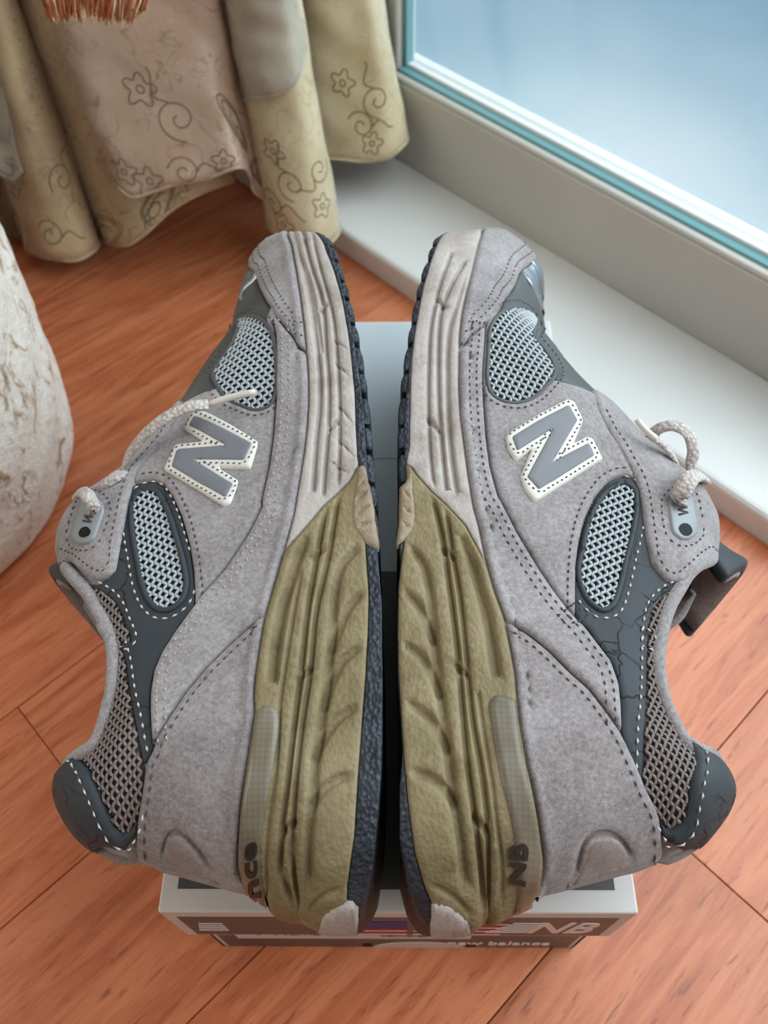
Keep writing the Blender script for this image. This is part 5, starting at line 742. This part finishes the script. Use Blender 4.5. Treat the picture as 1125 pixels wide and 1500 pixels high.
CURT = json.loads('[{"name": "gold_panel", "m": "CUR", "b": [[-44.67, 60.0, 5.36], [-42.67, 64.0, 3.92], [-38.48, 60.0, 3.4], [-38.19, 64.0, -0.92], [-34.73, 60.0, 1.23], [-31.73, 57.5, 2.57], [-29.53, 57.5, 2.47], [-28.24, 59.0, 2.43], [-28.75, 62.0, 1.35], [-26.45, 59.0, 3.03], [-24.28, 57.5, 4.18], [-22.39, 57.5, 5.5], [-20.04, 58.5, 7.04], [-17.0, 60.0, 7.9], [-14.51, 62.0, 7.61]], "t": [[-44.37, 66.0, 24.62], [-42.89, 69.0, 23.35], [-39.06, 66.0, 24.55], [-37.91, 69.0, 23.28], [-34.54, 66.0, 24.48], [-32.3, 64.0, 25.28], [-30.75, 64.0, 25.26], [-30.56, 66.0, 24.43], [-30.97, 68.0, 23.6], [-29.23, 66.0, 24.41], [-26.81, 64.5, 25.0], [-25.25, 64.5, 24.98], [-22.29, 65.0, 24.73], [-19.42, 66.0, 24.28], [-15.4, 67.0, 23.81]], "motifs": [["paisley", 0.7, 0.05, 1.5, 0.2], ["paisley", 0.84, 0.055, 1.5, 0.6], ["scroll", 0.5, 0.1, 1.1, 0], ["flower", 0.45, 0.34, 1.1, 0], ["flower", 0.42, 0.27, 0.9, 0], ["leaf", 0.3, 0.3, 1.6, 0.2], ["scroll", 0.55, 0.3, 1.2, 1], ["paisley", 0.36, 0.08, 1.2, 1], ["leaf", 0.15, 0.4, 1.6, 0.2]]}, {"name": "lining_panel", "m": "CURL", "b": [[-24.69, 60.5, 9.7], [-23.58, 57.5, 9.99], [-22.79, 57.0, 9.53], [-20.7, 57.3, 9.83], [-19.18, 57.5, 10.21], [-16.26, 58.0, 10.49], [-13.16, 58.5, 11.22], [-12.76, 60.0, 9.36], [-12.47, 60.0, 7.57], [-11.54, 60.0, 7.13], [-11.46, 62.0, 7.15]], "t": [[-29.37, 67.0, 24.0], [-27.39, 64.0, 25.22], [-26.43, 63.5, 25.41], [-23.87, 63.5, 25.38], [-21.82, 63.5, 25.35], [-18.37, 64.0, 25.09], [-14.09, 64.5, 24.83], [-14.02, 66.0, 24.2], [-13.71, 66.0, 24.2], [-13.33, 66.0, 24.19], [-13.25, 67.0, 23.78]], "label": "pinkish cream inner panel", "motifs": [["paisley", 0.78, 0.22, 1.5, 2.2], ["flower", 0.3, 0.05, 1.0, 0], ["scroll", 0.45, 0.055, 1.0, 0], ["flower", 0.22, 0.12, 0.9, 0], ["flower", 0.6, 0.05, 0.8, 0], ["scroll", 0.5, 0.3, 1.4, 2], ["flower", 0.4, 0.45, 1.1, 0], ["paisley", 0.92, 0.12, 1.1, 1.0]]}, {"name": "tube_fold", "m": "CURG", "b": [[-12.27, 62.5, 4.63], [-11.75, 60.0, 4.07], [-10.52, 58.0, 4.61], [-8.58, 57.0, 4.69], [-6.77, 57.0, 4.14], [-5.61, 58.5, 3.79], [-5.31, 61.5, 3.33], [-5.98, 64.0, 3.48]], "t": [[-14.09, 68.0, 23.37], [-13.31, 65.0, 24.61], [-12.02, 63.0, 25.42], [-10.09, 62.0, 25.81], [-8.59, 62.0, 25.79], [-7.86, 63.0, 25.37], [-7.89, 66.0, 24.12], [-8.32, 68.0, 23.29]], "label": "pale green satin fold", "motifs": [["scroll", 0.3, 0.14, 1.1, 0], ["scroll", 0.45, 0.24, 1.1, 2], ["flower", 0.35, 0.06, 0.9, 0], ["flower", 0.6, 0.16, 0.9, 0], ["scroll", 0.62, 0.3, 1.0, 4], ["flower", 0.38, 0.36, 0.9, 1]]}, {"name": "rear_fold", "m": "CURG", "b": [[-9.17, 70.0, 6.86], [-7.38, 67.0, 6.67], [-5.09, 66.5, 6.68], [-2.5, 66.0, 6.77], [-0.44, 66.0, 7.23], [0.85, 67.0, 7.77], [1.19, 69.0, 7.35], [0.62, 71.0, 7.19]], "t": [[-9.24, 74.0, 20.81], [-8.21, 71.0, 22.05], [-5.98, 70.0, 22.43], [-3.75, 70.0, 22.4], [-2.19, 70.0, 22.38], [-1.66, 71.0, 21.96], [-1.59, 73.0, 21.12], [-1.87, 75.0, 20.3]], "label": "greenish satin fold nearest the window", "motifs": [["scroll", 0.5, 0.2, 1.0, 0], ["flower", 0.55, 0.1, 0.8, 0], ["scroll", 0.6, 0.32, 1.1, 2], ["flower", 0.42, 0.42, 0.9, 0]]}, {"name": "silver_band", "m": "CURW", "b": [[-13.18, 64.9, 14.0], [-12.5768, 62.300000000000004, 14.9562], [-11.36, 60.449999999999996, 16.263600000000004], [-9.4558, 59.550000000000004, 16.9396], [-7.916599999999999, 59.800000000000004, 17.7795], [-7.1850000000000005, 61.3, 18.896], [-7.244999999999999, 64.525, 18.9225], [-7.7584, 66.69, 18.5356]], "t": [[-14.09, 67.65, 23.37], [-13.31, 64.65, 24.61], [-12.02, 62.65, 25.42], [-10.09, 61.65, 25.81], [-8.59, 61.65, 25.79], [-7.86, 62.65, 25.37], [-7.89, 65.65, 24.12], [-8.32, 67.65, 23.29]], "label": "silver brocade band above the seam of the fold"}, {"name": "dark_fold", "m": "CURD", "b": [[-34.61, 57.0, 16.4], [-33.61, 56.5, 13.11], [-32.42, 57.0, 11.36], [-32.14, 59.0, 10.8]], "t": [[-36.93, 63.0, 25.76], [-34.13, 63.0, 25.73], [-32.58, 63.5, 25.5], [-32.49, 65.0, 24.87]], "label": "darker fold printed with leaf outlines", "motifs": [["leaf", 0.5, 0.45, 2.4, 0.3], ["leaf", 0.35, 0.15, 2.2, 0.2], ["leaf", 0.7, 0.72, 2.0, -0.4]]}]')
BRO = {'A': [-22.55, 52.0, 26.7], 'B': [-16.63, 52.0, 26.54], 'C': [-23.12, 53.0, 30.32], 'D': [-14.7, 53.0, 30.2], 'sag': 1.0, 'c': [-18.91, 53.0, 30.259999999999998]}
POTC = [-41.3, 33.0]
POTP = [[0.5, 0], [14.2, 0], [15.2, 0.8], [16.0, 3], [16.6, 7], [17.0, 12], [16.9, 18], [16.0, 24], [14.7, 30], [13.2, 36]]
def curtain_mat(name, c, c2, line, sat=.35):
    m = M(name, c, .38, .5, Sheen_Weight=.3)
    v = m.coord((1, 1, 1))
    big = m.noise(.22, 3, .5, v, .8)
    # brocade: warped rings drawn as thin dark scrolls, and satin flowers
    nz = m.n('TexNoise'); nz.inputs['Scale'].default_value = .5; nz.inputs['Detail'].default_value = 2; m.L(v, nz.inputs['Vector'])
    sc = m.n('VectorMath', operation='SCALE'); sc.inputs['Scale'].default_value = 2.4; m.L(nz.outputs['Color'], sc.inputs[0])
    ad = m.n('VectorMath', operation='ADD'); m.L(v, ad.inputs[0]); m.L(sc.outputs[0], ad.inputs[1])
    vo = m.n('TexVoronoi', feature='F1'); vo.inputs['Scale'].default_value = .2; m.L(ad.outputs[0], vo.inputs['Vector'])
    rings = m.math('PINGPONG', m.math('MULTIPLY', vo.outputs['Distance'], 3.4), .5)
    lines = m.ramp(rings, [(.0, 1.), (.06, 0.)])
    mask = m.ramp(m.noise(.16, 2, .5, v), [(.5, 0.), (.56, 1.)])
    vo2 = m.n('TexVoronoi', feature='F1'); vo2.inputs['Scale'].default_value = .9; m.L(ad.outputs[0], vo2.inputs['Vector'])
    pet = m.ramp(m.math('PINGPONG', m.math('MULTIPLY', vo2.outputs['Distance'], 2.2), .5), [(.0, 1.), (.09, 0.)])
    mask2 = m.ramp(m.noise(.2, 2, .5, m.coord((1.2, 1.1, 1), (1, .4, 0))), [(.52, 0.), (.56, 1.)])
    base = m.mix(m.ramp(big, [(.35, 0.), (.65, 1.)]), c, c2)
    f = m.math('MULTIPLY', m.math('MAXIMUM', m.math('MULTIPLY', lines, mask), m.math('MULTIPLY', pet, mask2)), sat)
    m.setcol(m.mix(f, base, line))
    sat_ = m.ramp(m.noise(.55, 2, .4, v, 1.5), [(.52, .42), (.58, .24)])
    m.L(sat_, m.b.inputs['Roughness']); m.bump(m.math('ADD', m.math('MULTIPLY', m.noise(6, 3), .3), m.math('MULTIPLY', lines, .6)), .12, .05); return m.m
CUR = curtain_mat('curtain_brocade', srgb(190, 168, 130), srgb(172, 148, 118), srgb(84, 70, 50), .8)
CURL = curtain_mat('curtain_lining', srgb(186, 160, 140), srgb(174, 146, 124), srgb(96, 76, 60), .6)
CURG = curtain_mat('curtain_green_satin', srgb(204, 193, 162), srgb(188, 175, 138), srgb(140, 122, 76), .45)
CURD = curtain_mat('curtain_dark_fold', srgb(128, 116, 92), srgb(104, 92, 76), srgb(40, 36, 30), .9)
CURW = curtain_mat('curtain_silver_brocade', srgb(184, 178, 160), srgb(150, 146, 130), srgb(196, 176, 110), .6)
cu = empty('curtain', (-14, 62, 0), 'cream and gold brocade curtain with a folded hem hanging beside the window', 'curtain')
EMB = M('embroidery_thread', srgb(114, 99, 74), .55, .3).m
_t = np.linspace(0, 2*math.pi, 40)
def _scal(n, amp): return np.stack([(1+amp*np.cos(n*_t))*np.cos(_t), (1+amp*np.cos(n*_t))*np.sin(_t)], 1)
_pz = np.stack([(1.1-.55*np.sin(_t/2)**2)*np.cos(_t)*1.2+.5*np.cos(_t/2)**2, np.sin(_t)*(.9-.3*np.cos(_t))], 1)
_t2 = np.linspace(0, 1, 16)
MOTIF = {'flower': [_scal(5, .28), _scal(1, 0)*.28],
 'paisley': [_pz*1.25, _pz*1.05, np.stack([np.linspace(-1, 1, 60)*1.1, .45+.16*np.abs(np.sin(np.linspace(0, 9*math.pi/1.5, 60)))-.5*np.linspace(-1, 1, 60)**2], 1), _scal(7, .12)*.45],
 'leaf': [np.stack([np.sin(_t2*math.pi)*.75, _t2*3-1.5], 1), np.stack([-np.sin(_t2*math.pi)*.75, _t2*3-1.5], 1), np.stack([0*_t2+.03*_t2, _t2*3-1.5], 1)]+[np.stack([sg*_t2[:6]*1.5, -1.0+.45*k+_t2[:6]*1.6], 1) for k in range(4) for sg in (-1, 1)],
 'scroll': [np.stack([(.15+.13*a)*np.cos(a), (.15+.13*a)*np.sin(a)], 1) for a in (np.linspace(0, 9, 40),)]+[np.stack([np.linspace(1, 3, 20), .5*np.sin(np.linspace(0, 5, 20))-.2], 1)]}
def cloth(name, bottoms, tops, mat, label=None, motifs=(), up=None, rows=26, th=.18, zsplit=None):
    B = spline(bottoms, step=.45); T_ = spline(tops, n=len(B)); V = []; n = len(B)
    for j in range(rows):
        f = j/(rows-1); e = f+.10*math.sin(math.pi*f)*0
        for i in range(n):
            b_, t_ = B[i], T_[i]; p = b_*(1-e)+t_*e
            wv = .10*math.sin(f*9+i*.21)+.06*math.sin(f*23+i*.5); p = p+np.array([wv*.5, wv, 0]); V.append(p)
    top_ = np.array(V[-n:])
    for j in range(1, 13):                       # the drop goes on up to the rail
        for i in range(n): V.append(top_[i]+np.array([.15*math.sin(j*.7+i*.2), .25*math.sin(j*.5), (165-top_[i][2])*j/12]))
    F = [(j*n+i, j*n+i+1, (j+1)*n+i+1, (j+1)*n+i) for j in range(rows+11) for i in range(n-1)]
    o = mesh(name, V, F, mat, cu, label=label); sd = o.modifiers.new('s', 'SOLIDIFY'); sd.thickness = th*U; sd.offset = 0
    # the rolled hem
    mb = MB(); mb.tube(B, .16, 6); mb.build('hem', mat, o)
    # embroidered outlines that follow the folds
    G = np.array(V)[:rows*n].reshape(rows, n, 3); mb = MB()
    for kind, u, v, sc, rot in motifs:
        for pl in MOTIF[kind]:
            q = np.asarray(pl, float)*sc; c_, s_ = math.cos(rot), math.sin(rot); q = np.stack([q[:, 0]*c_-q[:, 1]*s_, q[:, 0]*s_+q[:, 1]*c_], 1)
            wid = np.linalg.norm(np.diff(G[0], axis=0), axis=1).mean(); hgt = np.linalg.norm(G[1, n//2]-G[0, n//2])
            x = u*(n-1)+q[:, 0]/wid; y = v*(rows-1)+q[:, 1]/hgt; ok = (x > 0) & (x < n-1.01) & (y > 0) & (y < rows-1.01)
            if ok.sum() < 4: continue
            x, y = x[ok], y[ok]; i, j = x.astype(int), y.astype(int); a, b = (x-i)[:, None], (y-j)[:, None]
            P = G[j, i]*(1-a)*(1-b)+G[j, i+1]*a*(1-b)+G[j+1, i]*(1-a)*b+G[j+1, i+1]*a*b
            N = np.cross(G[j, i+1]-G[j, i], G[j+1, i]-G[j, i]); N /= np.linalg.norm(N, axis=1)[:, None]
            mb.tube(P+N*(th/2+.01), .06, 4, .5, N); mb.tube(P-N*(th/2+.01), .06, 4, .5, N)
    if mb.v: mb.build('embroidery', EMB, o)
    return o
for c in CURT: cloth(c['name'], np.array(c['b']), np.array(c['t']), globals()[c['m']], c.get('label'), c.get('motifs', ()))

# white-washed pot
pm = M('rough_whitewash', srgb(226, 220, 208), .85, .15)
n1 = pm.noise(.5, 8, .7, pm.coord((1, 1, .7)), 1.2); n2 = pm.noise(1.6, 6, .7)
pm.setcol(pm.mix(pm.ramp(n1, [(.54, 0.), (.62, 1.)]), pm.ramp(n2, [(.3, srgb(222, 216, 204)), (.6, srgb(243, 240, 232))]), pm.ramp(n2, [(.35, srgb(158, 126, 92)), (.65, srgb(206, 192, 168))])))
pm.bump(pm.math('ADD', pm.math('MULTIPLY', n1, .7), n2), .8, .4)
prof = POTP; S_ = spline(prof, step=.5); NS = 96; pc = POTC; V = []
rr = np.random.default_rng(3)
for i, (r_, z_) in enumerate(S_):
    for k in range(NS):
        a = 2*math.pi*k/NS; q = r_*(1+.012*math.sin(3*a+z_*.3)+.006*math.sin(11*a-z_*1.3))+rr.normal()*.03
        V.append((pc[0]+q*math.cos(a), pc[1]+q*math.sin(a), z_))
F = [(i*NS+k, i*NS+(k+1) % NS, (i+1)*NS+(k+1) % NS, (i+1)*NS+k) for i in range(len(S_)-1) for k in range(NS)]+[tuple(range(NS))[::-1]]
pot = mesh('plant_pot', V, F, pm.m, origin=(pc[0], pc[1], 0))
tagp(pot, 'large rounded white-washed pot with a rough peeling surface standing on the floor', 'pot')
mb = MB(); zt_ = S_[-1][1]; rt_ = S_[-1][0]
mb.tube([(pc[0]+rt_*math.cos(a), pc[1]+rt_*math.sin(a), zt_) for a in np.linspace(0, 2*math.pi, 60)], .9, 8); mb.build('rim', pm.m, pot)

# straw broom head
ST1 = M('straw_reddish', srgb(178, 100, 66), .6, .3).m; ST2 = M('straw_pale', srgb(240, 214, 172), .55, .3).m
br = empty('straw_broom', BRO['c'], 'reddish straw broom head with pale bristle tips hanging in front of the curtain', 'broom')
A_, B_, C_, D_ = [np.array(BRO[k]) for k in 'ABCD']     # tips left, right; roots left, right
for nm, mat, cnt, lo in (('bristles', ST1, 620, .0), ('pale_bristles', ST2, 190, -.07)):
    mb = MB()
    for i in range(cnt):
        f = random.random(); g_ = min(1, max(0, f+random.uniform(-.05, .05))); tip = A_+(B_-A_)*f; root = C_+(D_-C_)*g_
        sag = math.sin(math.pi*f)*BRO['sag']; L_ = random.uniform(.0, .22)
        d_ = root-tip; tip = tip+d_*(L_+lo)+np.array([random.uniform(-.25, .25), random.uniform(-1.1, 1.1), -sag*0]); root = root+np.array([0, random.uniform(-.7, .7), 0])
        mid = (tip+root)/2+np.array([random.uniform(-.3, .3), random.uniform(-.3, .3), 0])
        mb.tube(spline([root, mid, tip], n=5), np.linspace(.09, .05, 5), 4)
    mb.build(nm, mat, br, kind='stuff')
mb = MB(); mb.tube(spline([C_+np.array([-.4, 0, .5]), (C_+D_)/2+np.array([0, 0, 1.0]), D_+np.array([.4, 0, .5])], n=14), 1.0, 10); mb.build('binding', ST1, br)
mb = MB(); m0 = (C_+D_)/2; mb.tube([m0+np.array([0, 0, .8]), m0+np.array([-2, 4, 40]), m0+np.array([-4, 8, 95])], .9, 10); mb.build('handle', M('broom_handle_wood', srgb(150, 110, 74), .5, .3).m, br)
